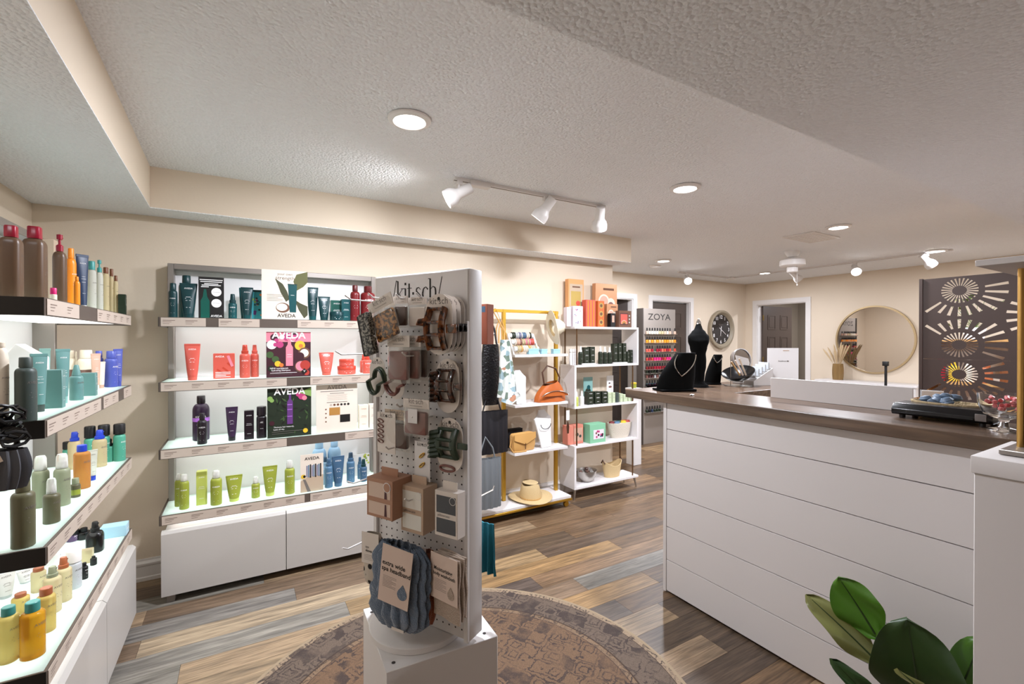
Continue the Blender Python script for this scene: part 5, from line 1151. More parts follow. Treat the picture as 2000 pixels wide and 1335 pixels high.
for k in range(3): B((-.002, -.035, 0), (.002, .035, .10)).build('folded_leaflet', ['mauve', 'fog', 'card_white'][k], t, smooth=0, loc=(-.015+.015*k, .0, .05), rot=(0, .3-.25*k, .2*k))

# ------------------------------------------------------------------ gold garment rack with shelves
RY = 3.35
t = thing('garment_rack', 'gold framed rolling rack with white shelves against the back wall', 'rack', (0, 0, 0))
B((1.20, 3.17, .078), (2.445, 3.465, .10)).build('base_board', 'white_lacquer', t, bevel=.002, seg=1)
mb = MB().box((1.195, 3.163, .060), (2.45, 3.472, .0775)); mb.build('base_frame', 'gold', t, bevel=.002, seg=1)
for x in (1.215, 1.875, 2.41): B((x-.014, RY-.014, .101), (x+.014, RY+.014, 1.70)).build('upright', 'gold', t, bevel=.001, seg=1)
B((1.20, RY-.012, 1.675), (2.43, RY+.012, 1.70)).build('top_bar', 'gold', t, bevel=.001, seg=1)
RZ_ = [1.325, .915, .525]
for z in RZ_: B((1.89, 3.19, z-.022), (2.425, 3.46, z)).build('shelf', 'white_lacquer', t, bevel=.002, seg=1)
for x in (1.25, 2.41):
    for y in (3.20, 3.43):
        c = MB().lathe([(0, -.012), (.022, -.012), (.026, -.004), (.026, .004), (.022, .012), (0, .012)], 18).xf(Matrix.Translation((x, y, .026)) @ Matrix.Rotation(PI/2, 4, 'X')); c.box((x-.012, y-.016, .045), (x+.012, y+.016, .06)).build('caster', 'gold', t)
def ry(px, py, y=3.25): return on('y', px, py, y)
mat('velvet_white', '#dcdad8', .8); mat('straw', '#d2b88a', .85, bump=.5, bscale=180); mat('straw_pale', '#ddd3bd', .85, bump=.4, bscale=180); mat('leather_rust', '#b05a22', .45); mat('leather_tan', '#c99a5a', .45); mat('leather_dark', '#4a2a18', .5); mat('pleat_black', '#17151a', .6); mat('pleat_grey', '#6d7276', .6); mat('box_blue', '#8fb6c2', .5)
m, nt, b, N, L = nodes_mat('scarf_print'); tc = N('ShaderNodeTexCoord'); v = N('ShaderNodeTexVoronoi'); v.inputs['Scale'].default_value = 26; L(tc.outputs['Object'], v.inputs['Vector'])
r = ramp(nt, [(.0, '#dfe2e0'), (.45, '#c9cfc9'), (.55, '#8fa6ad'), (.72, '#6e7f72'), (.85, '#b98468')], 'CONSTANT'); L(v.outputs['Color'], r.inputs['Fac']); L(r.outputs['Color'], b.inputs['Base Color']); b.inputs['Roughness'].default_value = .8
# hanging bags at the left half
def pleated(label, px0, py0, px1, py1, y, m_, name, pl=14):
    a, b_ = ry(px0, py1, y), ry(px1, py1, y); top = ry((px0+px1)/2, py0, y).z; bot = ry((px0+px1)/2, py1, y).z; w, h = (b_-a).length, top-bot; c = (a+b_)/2
    t = thing(name, label, 'bag', (c.x, y, bot))
    MB().grid(lambda u, v: (w*.5*math.cos(2*PI*u)*(1+.05*math.cos(pl*2*PI*u)), .035*math.sin(2*PI*u)*(1+.18*math.cos(pl*2*PI*u))*(.5+.5*math.sin(PI*(.15+.7*v))), h*v), pl*8, 10).build('pleated_body', m_, t, smooth=50)
    MB().tube([(-w*.3, 0, h*.97), (-w*.2, 0, h+.08), (0, .03, h+.16), (w*.2, 0, h+.08), (w*.3, 0, h*.97)], .006, 8).build('handle', m_, t)
    return t, w, h
pleated('black vertical pleated handbag hanging beside the pegboard stand', 930, 802, 990, 885, 3.22, 'pleat_black', 'pleated_bag')
pleated('grey vertical pleated handbag hanging lowest beside the pegboard stand', 925, 895, 977, 992, 3.13, 'pleat_grey', 'pleated_bag')
p = ry(958, 790, 3.24); t = thing('sequin_bag', 'shiny black shoulder bag hanging at the left of the gold rack', 'bag', (p.x, 3.24, p.z)); h = ry(958, 672, 3.24).z-p.z
mat('black_shiny', '#0d0c10', .25, bump=.8, bscale=70)
MB().grid(lambda u, v: (.085*math.cos(2*PI*u)*(.55+.45*math.sin(PI*(.2+.6*v))), .03*math.sin(2*PI*u), h*v), 24, 12).build('bag_body', 'black_shiny', t, smooth=60)
MB().tube([(-.05, 0, h*.95), (-.02, .01, h+.12), (.01, RY-3.24, 1.712-p.z), (.04, .01, h+.12), (.06, 0, h*.95)], .008, 8).build('strap', 'pleat_black', t)
p = ry(977, 622, 3.27); t = thing('tan_strap', 'pair of tan leather strap loops hanging from the gold bar', 'strap', (p.x, 3.27, p.z-.2))
for k in (-.012, .014): MB().tube([(k-.028, 0, 0), (k-.024, .0, .12), (k, .0, .19), (k+.024, 0, .12), (k+.028, 0, 0)], .006, 8).build('loop', 'leather_tan', t)
MB().tube([(0, 0, .19), (0, RY-3.27, 1.705-(p.z-.2)), (0, RY-3.27+.02, 1.704-(p.z-.2))], .002, 6).build('hook', 'gold', t)
p = ry(990, 775, 3.11); t = thing('scarf_bag', 'white bag tied with a blue and rust patterned scarf', 'bag', (p.x, 3.12, p.z)); h = ry(985, 663, 3.12).z-p.z
MB().grid(lambda u, v: (-.01+(.085-.05*v)*math.cos(2*PI*u)*(1+.08*math.sin(7*v+5*u))+.02*(1-v), .035*math.sin(2*PI*u)*(1+.2*math.cos(9*2*PI*u)), h*v), 40, 16).build('scarf_body', 'scarf_print', t, smooth=60)
MB().add([(-.05, -.04, .05), (.08, -.045, .04), (.12, -.03, .0), (.02, -.04, -.06), (-.06, -.03, -.03)], [(0, 1, 2, 3, 4)]).build('scarf_corner', 'scarf_print', t, solid=.003)
MB().tube([(-.02, 0, h*.97), (-.015, .0, h+.06), (-.01, RY-3.12, 1.706-p.z), (0, .0, h+.05), (.01, 0, h*.97)], .004, 6).build('hanging_loop', 'leather_tan', t)
# upper shelf: bracelet stand, small boxes
p = ry(1020, 690, 3.28); t = thing('bracelet_stand', 'white three tier bracelet stand loaded with beaded bracelets', 'bracelet stand', (ry(1022, 680, 3.28).x, 3.28, RZ_[0]+.001))
MB().prism([(-.06, 0), (.07, 0), (.07, .17), (.04, .17)], -.13, -.118, 'x').prism([(-.06, 0), (.07, 0), (.07, .17), (.04, .17)], .118, .13, 'x').build('side_panel', 'velvet_white', t, smooth=0)
random.seed(14); pal3 = [['bottle_green', 'teal', 'fog', 'slate_print', 'steel_blue', 'ivory'], ['ivory', 'blush', 'mauve', 'cream', 'pink_print', 'coral'], ['cream', 'leather_tan', 'ivory', 'straw', 'honey_pale', 'milk']]
for j, (yy, zz) in enumerate(((.045, .155), (.0, .10), (-.045, .045))):
    roll = MB().tube([(-.118, yy, zz), (.118, yy, zz)], .020, 14).build('roll_bar', 'velvet_white', t)
    for k in range(11):
        x = -.085+k*.0175; MB().tube([(x+.0015*math.sin(q*2), yy+.0245*math.cos(q*PI/6), zz+.0245*math.sin(q*PI/6)) for q in range(13)], .0062, 6).build('bracelet', pal3[j][(k//2+random.randint(0, 1)) % 6], roll)
for a, b_, tt, l, y in ((1029, 1052, 680, 'pale blue jewellery box, left of the three on the upper rack shelf', 3.225), (1054, 1068, 681, 'pale blue jewellery box, middle of the three on the upper rack shelf', 3.225), (1077, 1093, 681, 'pale blue jewellery box by the right upright of the gold rack', 3.225)):
    q, r_, h = slot(a, b_, tt, 690, RZ_[0]+.001, 'y', y, y); tt_ = thing('jewellery_box', l, 'box', q); B((-r_, -.02, 0), (r_, .02, h*.7)).build('box_base', 'box_blue', tt_, bevel=.001, seg=1); B((-r_-.001, -.021, h*.7), (r_+.001, .021, h)).build('box_lid', 'box_blue', tt_, bevel=.001, seg=1)
# hat hung over the right end of the bar
def hat(t, crown, brim, m_, band=None, hh=.11, dent=True):
    MB().grid(lambda u, v: ((crown*.5*(1-.28*v**2)+(brim-crown*.5)*0)*math.cos(2*PI*u)*.92, (crown*.5*(1-.22*v**2))*math.sin(2*PI*u)*1.08, hh*v-(.022*math.cos(2*PI*u)**2*v**6 if dent else 0)), 32, 10).build('crown', m_, t, smooth=60)
    MB().lathe([(0, hh*.93), (crown*.2, hh*.95), (crown*.36, hh*.985)], 32, sx=.92, sy=1.08).build('crown_top', m_, t, smooth=60)
    MB().grid(lambda u, v: ((crown*.48+(brim-crown*.48)*v)*math.cos(2*PI*u), (crown*.52+(brim-crown*.48)*v)*math.sin(2*PI*u), .001+.009*v*v*(1+math.cos(4*PI*u))), 40, 6).build('brim', m_, t, smooth=60, solid=.003)
    if band: MB().lathe([(crown*.5, .004), (crown*.505, .004), (crown*.485, .028), (crown*.48, .028)], 32, sx=.92, sy=1.08, ring=True).build('hat_band', band, t)
t = thing('sun_hat', 'pale wide brimmed hat hung on the right end of the gold bar', 'hat', ry(1078, 640, 3.28)); t.rotation_euler = (0, math.radians(78), math.radians(-18)); hat(t, .165, .15, 'straw_pale', 'straw', .10)
t = thing('straw_hat', 'natural straw fedora lying on the base of the gold rack', 'hat', (ry(1037, 966, 3.29).x, 3.30, .104)); hat(t, .19, .185, 'straw', 'leather_tan', .13)
# middle shelf
def bust_card(label, px0, px1, pyt, pyb, z, y, necklace=None):
    q, r_, h = slot(px0, px1, pyt, pyb, z+.002, 'y', y, y); t = thing('necklace_easel', label, 'display bust', q, .15)
    pts = [(-r_*.55, 0), (r_*.6, 0), (r_*.85, h*.55), (r_*1.0, h*.78), (r_*.55, h*.9), (r_*.3, h), (-r_*.35, h), (-r_*.6, h*.88), (-r_*1.05, h*.76), (-r_*.85, h*.5)]
    MB().prism(pts, -.006, .006, 'y').build('velvet_board', 'velvet_white', t, smooth=0, rot=(-.18, 0, 0))
    B((-.012, .0, 0), (.012, .075, .004)).tube([(0, .07, .003), (0, .03, h*.6)], .004, 6).build('easel_leg', 'velvet_white', t)
    if necklace: MB().tube([(r_*.62*math.cos(a), -.008-.022*0+.02, h*.62+r_*.45*math.sin(a)) for a in [PI+k*PI/12 for k in range(13)]], .003, 6).build('necklace', necklace, t, loc=(0, -.02, 0), rot=(-.05, 0, 0))
bust_card('blank white necklace easel on the middle rack shelf', 998, 1037, 722, 786, RZ_[1], 3.24)
p = ry(1066, 784, 3.30); t = thing('leather_bag', 'rust brown leather shoulder bag slumped on the middle rack shelf', 'bag', (p.x+.02, 3.265, RZ_[1]+.001))
MB().grid(lambda u, v: (.155*math.cos(2*PI*u)*(1-.55*v**2.2)*(1+.03*math.sin(9*u*6.28)), .075*math.sin(2*PI*u)*(1-.3*v)*(1+.06*math.cos(5*6.28*u)), .001+.155*v+.02*math.cos(2*PI*u)*v), 36, 14).build('bag_body', 'leather_rust', t, smooth=60)
MB().lathe([(0, .156), (.05, .152)], 24, sx=1.35, sy=1.0).build('bag_opening', 'leather_dark', t)
MB().grid(lambda u, v: (-.15+.3*u, -.078-.006*math.sin(PI*u), .05+.055*math.sin(PI*u)*v+.002), 20, 4).build('front_flap', 'leather_rust', t, solid=.004)
MB().tube([(-.14+.28*k/16, -.086-.004*math.sin(PI*k/16), .052+.045*abs(math.sin(PI*k/16))**.7) for k in range(17)], .003, 6).build('chain', 'chrome', t)
MB().tube([(-.06, 0, .14), (-.08, .0, .25), (-.02, .01, .305), (.06, .0, .28), (.10, .0, .2), (.09, 0, .12)], .007, 8).build('strap', 'leather_dark', t)
# lower shelf
p = ry(1022, 880, 3.24); t = thing('tan_purse', 'small tan leather purse with a pointed flap on the lower rack shelf', 'bag', (p.x, 3.25, RZ_[2]+.001), .12)
MB().prism([(-.105, .0), (.10, .0), (.115, .05), (.11, .135), (.09, .15), (-.10, .15), (-.115, .135), (-.115, .05)], -.03, .03, 'y').build('purse_body', 'leather_tan', t, bevel=.008)
MB().add([(-.112, -.033, .15), (.112, -.033, .15), (.112, -.035, .10), (.015, -.037, .062), (-.012, -.037, .062), (-.112, -.035, .10)], [(0, 1, 2, 3, 4, 5)]).build('flap', 'leather_tan', t, solid=.004, smooth=0)
B((-.003, -.041, .02), (.003, -.038, .07)).build('closure_strap', 'leather_dark', t, smooth=0)
MB().tube([(-.112, 0, .12), (-.14, -.01, .05), (-.12, -.03, .008), (-.06, -.045, .006), (0, -.05, .006)], .005, 6).build('shoulder_strap', 'leather_tan', t)
p = ry(1003, 862, 3.36); t = thing('black_clutch', 'flat black clutch leaning behind the tan purse', 'bag', (p.x, 3.40, RZ_[2]+.001)); B((-.10, -.02, 0), (.10, .02, .16)).build('clutch_body', 'pleat_black', t, bevel=.006); B((-.10, -.024, .08), (.10, -.0205, .16)).build('flap', 'pleat_black', t, bevel=.001, seg=1)
bust_card('white necklace easel with a black crescent necklace on the lower rack shelf', 1045, 1088, 800, 873, RZ_[2], 3.25, 'black')
p = ry(1094, 850, 3.20); t = thing('leather_key_fob', 'dark red leather fob with a white tag hanging from the right upright', 'key fob', (2.43, 3.20, p.z+.01))
MB().tube([(0, 0, 0), (-.006, 0, .06), (0, 0, .10), (.008, 0, .06), (.004, 0, 0)], .007, 8).build('loop', 'leather_dark', t); B((-.017, -.002, .115), (.017, .002, .2)).build('paper_tag', 'white_matte', t, smooth=0); MB().tube([(0, 0, .195), (0, .0, .255), (-.01, RY-3.2-.02, .26)], .0018, 5).build('cord', 'leather_dark', t)

# ------------------------------------------------------------------ zigzag bookcase
BXL, BXR, BYF, BYB = 2.555, 3.345, 3.265, 3.48; BZ = [1.565, 1.217, .845, .49, .118]; TH = .02
t = thing('bookcase', 'white zigzag open bookcase with slim bronze posts', 'bookcase', (0, 0, 0)); mat('bronze', '#6b5138', .35, metal=.8)
for z in BZ: B((BXL, BYF, z-TH), (BXR, BYB, z)).build('shelf', 'white_lacquer', t, bevel=.001, seg=1)
for i in range(4):
    x0, x1 = (BXR-TH, BXR) if i % 2 == 0 else (BXL, BXL+TH)
    B((x0, BYF, BZ[i+1]), (x1, BYB, BZ[i]-TH)).build('side_panel', 'white_lacquer', t, smooth=0)
    xp = BXL+.04 if i % 2 == 0 else BXR-.06
    for y in (BYF+.02, BYB-.02): MB().tube([(xp, y, BZ[i+1]), (xp, y, BZ[i]-TH)], .007, 10).build('post', 'bronze', t)
for x, s_ in ((BXL+.03, -1), (BXR-.03, 1)):
    for y in (BYF+.03, BYB-.03): MB().tube([(x, y, BZ[4]-TH), (x+s_*.02, y-.01 if y < 3.4 else y, 0)], [.012, .006], 10).build('leg', 'steel', t)
GB = 'goods on the zigzag bookcase'
def bs(i, a, b_, tt, y): return slot(a, b_, tt, 700, BZ[i]+.001, 'y', y, y)
mat('peach', '#d79a63', .5); mat('peach_deep', '#c8622c', .5); mat('rose_gold', '#c08a63', .35, metal=.3); mat('dark_green', '#20281a', .4); mat('pale_green', '#b9c4a4', .5); mat('salmon', '#cf7f6c', .6); mat('mint_box', '#7fb895', .6); mat('rope', '#d4cabb', .9, bump=.6, bscale=140); mat('floral_white', '#ddd2da', .6)
def bbox(i, a, b_, tt, y, label, col, d=.06, art=None, z=0, **k):
    q, r_, h = bs(i, a, b_, tt, y); q.z += z; return carton(label, q, 2*r_, d, h-z, col, group=GB, art=art, **k)
def art_flowers(p, w, h):
    random.seed(4)
    for k in range(10): p.disc(random.uniform(-.4, .4)*w, random.uniform(.1, .9)*h, w*.06, random.choice(['violet_print', 'mauve', 'pink_print', 'slate_print']), 1, 7)
def art_win(p, w, h):
    p.poly([(-w*.42, h*.15), (w*.30, h*.15), (w*.42, h*.32), (w*.42, h*.9), (-w*.42, h*.9)], 'kraft', 1).poly([(-w*.34, h*.25), (w*.3, h*.25), (w*.3, h*.75), (-w*.34, h*.75)], 'honey_pale', 2).disc(w*.12, h*.5, w*.14, 'coral', 3, 9).disc(w*.12, h*.38, w*.12, 'olive', 4, 9).bar(0, h*.84, w*.5, h*.03, 'nut', 3)
def art_swirl(p, w, h):
    p.disc(-w*.12, h*.6, w*.25, 'ivory', 1).disc(-w*.12, h*.6, w*.19, 'blush', 2).disc(w*.2, h*.55, w*.2, 'ivory', 1).disc(w*.2, h*.5, w*.14, 'mauve', 2).bar(w*.1, h*.88, w*.5, h*.05, 'nut', 3).bar(0, h*.25, w*.7, h*.05, 'peach_deep', 3)
bbox(0, 1103, 1141, 546, 3.43, 'orange gift box with a window, back left on top of the bookcase', 'peach', .05, art_win, pm=None)
bbox(0, 1153, 1209, 555, 3.43, 'rose gold gift box with swirls, back right on top of the bookcase', 'rose_gold', .05, art_swirl, pm=None)
bbox(0, 1103, 1113, 600, 3.33, 'narrow white floral box at the left end on top of the bookcase', 'floral_white', .05, art_flowers)
bbox(0, 1113, 1137, 598, 3.33, 'white floral box in front of the orange gift box', 'floral_white', .06, art_flowers)
def art_str(p, w, h):
    for k in range(3): p.bar(-w*.3+k*w*.3, h*.5, w*.1, h*.96, 'tangerine', 1)
bbox(0, 1138, 1162, 586, 3.345, 'coral box with orange stripes on top of the bookcase', 'coral', .06, art_str)
def art_oval(p, w, h):
    for z in (.82, .5, .18): p.disc(0, h*z, w*.34, 'honey_pale', 1, 14, 1.1).disc(0, h*z, w*.2, 'nut', 2, 12, 1.0)
bbox(0, 1162, 1178, 588, 3.335, 'slim orange box with three pale ovals', 'peach_deep', .06, art_oval)
bbox(0, 1178, 1207, 594, 3.37, 'brown patterned box behind the television shaped box', 'rose_gold', .05, art_swirl)
bbox(0, 1188, 1200, 612, 3.30, 'slim dark box left of the television shaped box', 'poster_black', .05, art=lambda p, w, h: p.bar(0, h*.6, w*.5, h*.5, 'blush', 1))
def art_tv(p, w, h):
    p.poly([(-w*.42, h*.15), (w*.22, h*.15), (w*.22, h*.85), (-w*.42, h*.85)], 'poster_wine', 1).poly([(-w*.38, h*.2), (w*.18, h*.2), (w*.18, h*.8), (-w*.38, h*.8)], 'coral', 2)
    for k, c in enumerate(('blush', 'peach_deep', 'honey_pale', 'nut')): p.poly([(-w*.1+w*(.24-.05*k)*math.cos(a), h*.2+w*(.24-.05*k)*math.sin(a)) for a in [PI*q/12 for q in range(13)]], c, 3+k)
    for z in (.7, .5, .3): p.disc(w*.34, h*z, w*.05, 'fog', 2, 10)
bbox(0, 1201, 1234, 607, 3.315, 'brown box printed like an old television with an orange sunset', 'nut', .05, art_tv)
def bbt(i, a, b_, tt, y, label, body, cap, **k): q, r_, h = bs(i, a, b_, tt, y); k.setdefault('brand', None); return bottle(label, q, r_, h, body, cap, group=GB, **k)
bbt(1, 1111, 1118, 681, 3.34, 'white bottle, left of the pair on the second bookcase shelf', 'white_matte', 'white_trim', style='wide', caph=.2)
bbt(1, 1118, 1126, 681, 3.33, 'white bottle, right of the pair on the second bookcase shelf', 'white_matte', 'white_trim', style='wide', caph=.2)
bbt(1, 1129, 1139, 676, 3.32, 'dark green bottle with a white pump next to the white pair', 'dark_green', 'white_trim', style='spray', caph=.3)
bbox(1, 1137, 1149, 678, 3.34, 'dark green carton left of its twin on the second bookcase shelf', 'dark_green', .05)
bbox(1, 1149, 1160, 677, 3.34, 'dark green carton right of its twin on the second bookcase shelf', 'dark_green', .05)
for k, (a, b_, l) in enumerate(((1168, 1177, 'left'), (1177, 1186, 'middle'), (1186, 1195, 'right'))): bbt(1, a, b_, 676+k, 3.32, f'dark green bottle with a white top, {l} one of the three', 'dark_green', 'white_trim', style='spray', caph=.3)
bbox(1, 1195, 1204, 671, 3.34, 'tall dark green carton, left of three by the right panel', 'dark_green', .05); bbox(1, 1204, 1212, 670, 3.34, 'tall dark green carton, middle of three by the right panel', 'dark_green', .05); bbox(1, 1213, 1221, 670, 3.34, 'tall dark green carton, right of three by the right panel', 'dark_green', .05)
bbox(1, 1222, 1228, 686, 3.33, 'short dark green carton by the right panel', 'dark_green', .04); bbox(1, 1228, 1234, 683, 3.33, 'short dark green carton touching the right panel', 'dark_green', .04)
for k, (a, b_) in enumerate(((1134, 1166), (1193, 1229))):
    q, r_, h = slot(a, b_, 705, 711, BZ[1]+.001, 'y', 3.285, 3.285); tag(B((-r_, -.012, 0), (r_, .012, .012)).build('shelf_talker', 'white_matte', None, loc=q, bevel=.001, seg=1), f'low white price strip under the dark green cartons, {["left", "right"][k]} one', 'sign', GB)
bbt(2, 1122, 1130, 764, 3.29, 'small yellow green dropper bottle at the left of the third bookcase shelf', 'lime_pale', 'white_trim', style='cone', caph=.35)
bbt(2, 1132, 1141, 763, 3.29, 'small white dropper bottle on the third bookcase shelf', 'white_matte', 'white_trim', style='cone', caph=.35)
q, r_, h = bs(2, 1137, 1160, 736, 3.42)
card_sign('pale teal card with a dark leaf behind the dark green cartons', q, 2*r_, h, lambda p, w, h: p.disc(0, h*.45, w*.3, 'dark_green', 1, 9).disc(w*.05, h*.6, w*.2, 'teal', 2, 8), paper='sea_teal_light', group=GB)
for k in range(3): bbox(2, 1143+k*14, 1157+k*14, 764, 3.33, f'dark green printed carton, {["left", "middle", "right"][k]} of the row on the third bookcase shelf', 'dark_green', .06)
q, r_, h = bs(2, 1183, 1200, 733, 3.43); card_sign('white card with a plum drawing at the back of the third bookcase shelf', q, 2*r_, h, lambda p, w, h: p.disc(0, h*.55, w*.25, 'mauve', 1, 9, .5).disc(-w*.1, h*.7, w*.16, 'poster_wine', 2, 8, .5), group=GB)
for k, (a, b_, l) in enumerate(((1185, 1193, 'left'), (1193, 1200, 'middle'), (1200, 1207, 'right'))): bbox(2, a, b_, 766, 3.31, f'pale green upright carton, {l} of three', ['pale_green', 'pale_green', 'slate_green'][k], .04, pm='ink_grey')
for k, (a, b_, tt) in enumerate(((1207, 1214, 768), (1214, 1223, 770), (1223, 1234, 774))): bbox(2, a, b_, tt, 3.32, f'low pale green soap box, {["tallest", "middle", "shortest"][k]} of three', 'pale_green', .05, pm='ink_grey')
def art_a(p, w, h):
    p.poly([(-w*.1, h*.15), (w*.45, h*.15), (w*.45, h*.85), (-w*.1, h*.85)], 'blush', 1).disc(w*.1, h*.5, w*.1, 'slate_green', 2, 9).disc(w*.3, h*.4, w*.08, 'slate_green', 2, 9)
bbox(3, 1100, 1138, 829, 3.375, 'salmon pink gift tin at the left of the fourth bookcase shelf', 'salmon', .08, art_a)
def art_b(p, w, h):
    random.seed(9); p.poly([(-w*.28, h*.2), (w*.38, h*.2), (w*.38, h*.7), (-w*.28, h*.7)], 'floral_white', 1)
    for k in range(9): p.disc(random.uniform(-.2, .32)*w, random.uniform(.27, .63)*h, w*.06, random.choice(['magenta_print', 'poster_black', 'mauve', 'steel_blue']), 2, 7)
bbox(3, 1141, 1181, 826, 3.33, 'mint green gift tin beside the rope basket', 'mint_box', .1, art_b)
q, r_, h = slot(1181, 1239, 822, 858, BZ[3]+.001, 'y', 3.37, 3.37); t = thing('rope_basket', 'white rope basket of coloured goods on the fourth bookcase shelf', 'basket', (q.x, 3.372, q.z))
R_ = r_*1.0; MB().lathe([(0, 0), (R_*.72, 0), (R_*.82, .03), (R_*.95, .10), (R_*1.0, .145), (R_*.96, .145), (R_*.9, .10), (R_*.78, .03), (0, .01)], 36, sy=.55).build('basket', 'rope', t)
for k in range(9): MB().lathe([(R_*(.74+.029*k), .012+.0145*k), (R_*(.755+.029*k), .018+.0145*k), (R_*(.745+.029*k), .024+.0145*k)], 36, sy=.55).build('rope_coil', 'rope', t)
for k, (x, y, c) in enumerate(((-.09, .01, 'wine'), (-.045, -.01, 'steel_blue'), (0, .01, 'teal_green'), (.035, -.015, 'yellow_print'), (.07, .01, 'orange_print'), (.10, 0, 'coral_deep'))): tag(MB().lathe([(0, -.03), (.03, -.026), (.045, 0), (.03, .026), (0, .03)], 12, sx=.9, sy=.7).build('fabric_pouch', c, None, loc=(q.x+x, 3.372+y, q.z+.13)), f'{["dark red", "blue", "green", "yellow", "orange", "coral"][k]} pouch poking out of the rope basket', 'pouch', GB)
q, r_, h = slot(1124, 1166, 905, 938, BZ[4]+.001, 'y', 3.375, 3.375); t = thing('metal_bowl', 'steel bowl of wrapped goods on the bottom bookcase shelf', 'bowl', (q.x, 3.372, q.z)); R_ = r_
MB().lathe([(0, 0), (R_*.5, .002), (R_*.85, .045), (R_, .10), (R_*1.02, .105), (R_*.97, .104), (R_*.8, .05), (0, .012)], 32, sy=.95 if R_ < .1 else .1/R_).build('bowl', 'steel', t)
random.seed(31)
for k in range(8):
    a = 2*PI*k/7; rr_ = .0 if k == 7 else 1; tag(MB().lathe([(0, -.014), (.016, -.008), (.019, .004), (.010, .014), (0, .017)], 8).build('cellophane_parcel', random.choice(['clear_bag', 'mocha', 'fog', 'smoke_brown']), None, loc=(q.x+.058*math.cos(a)*rr_, 3.372+.05*math.sin(a)*rr_, q.z+.085+.03*(1-rr_)), rot=(random.uniform(0, 1), random.uniform(0, 1), 0)), 'small cellophane parcel in the steel bowl', 'parcel', 'parcels in the steel bowl')
q, r_, h = slot(1170, 1216, 893, 932, BZ[4]+.001, 'y', 3.375, 3.375); t = thing('straw_basket', 'straw basket with raised ends on the bottom bookcase shelf', 'basket', (q.x+.01, 3.372, q.z)); R_ = r_
MB().grid(lambda u, v: (R_*(.78+.22*v)*math.cos(2*PI*u), R_*(.78+.22*v)*math.sin(2*PI*u)*.6, (.11+.045*math.cos(2*PI*u)**2)*v), 40, 8).build('basket', 'straw', t, solid=.006, smooth=60)
MB().lathe([(0, .003), (R_*.78, .003), (R_*.78, 0)], 36, sy=.6).build('basket_floor', 'straw', t)
for s_ in (-1, 1): MB().tube([(s_*R_*.99, -.025, .135), (s_*R_*1.03, 0, .17), (s_*R_*.99, .025, .135)], .006, 8).build('handle', 'leather_dark', t)

# ------------------------------------------------------------------ nail polish rack
ZY = 4.55; zl, zr = on('y', 1255, 640, ZY).x, on('y', 1319, 640, ZY).x; ztop = on('y', 1287, 603, ZY).z; ZW = zr-zl
mat('rack_grey', '#938b84', .4, metal=.3); mat('rack_grey_dark', '#4d4642', .5)
t = thing('polish_rack', 'tall grey nail polish rack lettered ZOYA near the passage', 'display rack', (zl, ZY, 0))
B((0, .0, .0), (ZW, .10, ztop)).build('back_board', 'rack_grey', t, bevel=.002, seg=1)
B((-.012, -.02, 0), (-.0005, .10, ztop)).build('side_panel', 'rack_grey_dark', t, smooth=0)
Print().text('ZOYA', ZW*.5, ztop-.155, .125, 'ink', .004, 1, 1.32).onto(t, flat_face(0))
rows = [on('y', 1287, y, ZY-.04).z for y in (652, 669, 686.5, 703.5, 720.5, 737, 753)]+[.98, .80, .62, .44]
cols = [['ivory', 'blush', 'cream'], ['tangerine', 'leather_tan', 'peach'], ['coral', 'crimson', 'coral_deep'], ['magenta', 'crimson', 'red_print'], ['crimson', 'wine', 'crimson'], ['fog', 'mauve', 'maroon'], ['poster_wine', 'aubergine_dark', 'black'], ['bottle_green', 'navy', 'black'], ['navy', 'black', 'teal_dark'], ['black', 'teal_dark', 'bottle_green'], ['black', 'bottle_green', 'navy']]
words = ['pale nude', 'amber', 'coral', 'pink red', 'deep red', 'mauve', 'near black plum', 'dark green', 'dark navy', 'dark teal', 'blackish green']
rname = ['top', 'second', 'third', 'fourth', 'fifth', 'sixth', 'seventh', 'eighth', 'ninth', 'tenth', 'lowest']
pm_ = {}
for j, z in enumerate(rows):
    B((.03, -.055, z-.006), (ZW-.02, -.0005, z)).build('ledge', 'rack_grey', t, smooth=0)
    B((.03, -.058, z-.006), (ZW-.02, -.0555, z+.012)).build('ledge_lip', 'clear', t, smooth=0)
    nb = 12
    for k in range(nb):
        random.seed(100*j+k); c = cols[j][random.randint(0, 2)]
        if random.random() < .07: continue
        if c not in pm_:
            mb = MB().lathe([(0, 0), (.0165, 0), (.0165, .035), (.009, .042), (0, .042)], 10); nf = len(mb.f)
            mb.lathe([(0, .0421), (.0095, .0421), (.0075, .085), (0, .086)], 10); o = mb.build('nail_polish', c, None); o.data.materials.append(MATS['black'])
            for pf in o.data.polygons:
                if pf.center.z > .0422: pf.material_index = 1
            pm_[c] = o.data
        else: o = bpy.data.objects.new('nail_polish', pm_[c]); COL.objects.link(o)
        o.location = (zl+.055+k*(ZW-.10)/(nb-1), ZY-.03, z+.0002); tag(o, f'{words[j]} nail polish bottle on the {rname[j]} row of the polish rack', 'nail polish', f'nail polish on the {rname[j]} row')
t = thing('yellow_tin', 'small yellow tin on the low wall ledge behind the counter end', 'tin', (on('y', 1238, 757, 3.9).x, 3.9, on('y', 1238, 757, 3.9).z)); MB().lathe([(0, 0), (.03, 0), (.03, .05), (0, .05)], 18).build('tin_body', 'lime', t); MB().lathe([(0, .05), (.031, .05), (.031, .062), (0, .062)], 18).build('lid', 'yellow_print', t)
zt = on('y', 1238, 757, 3.9).z; tx = on('y', 1238, 757, 3.9).x
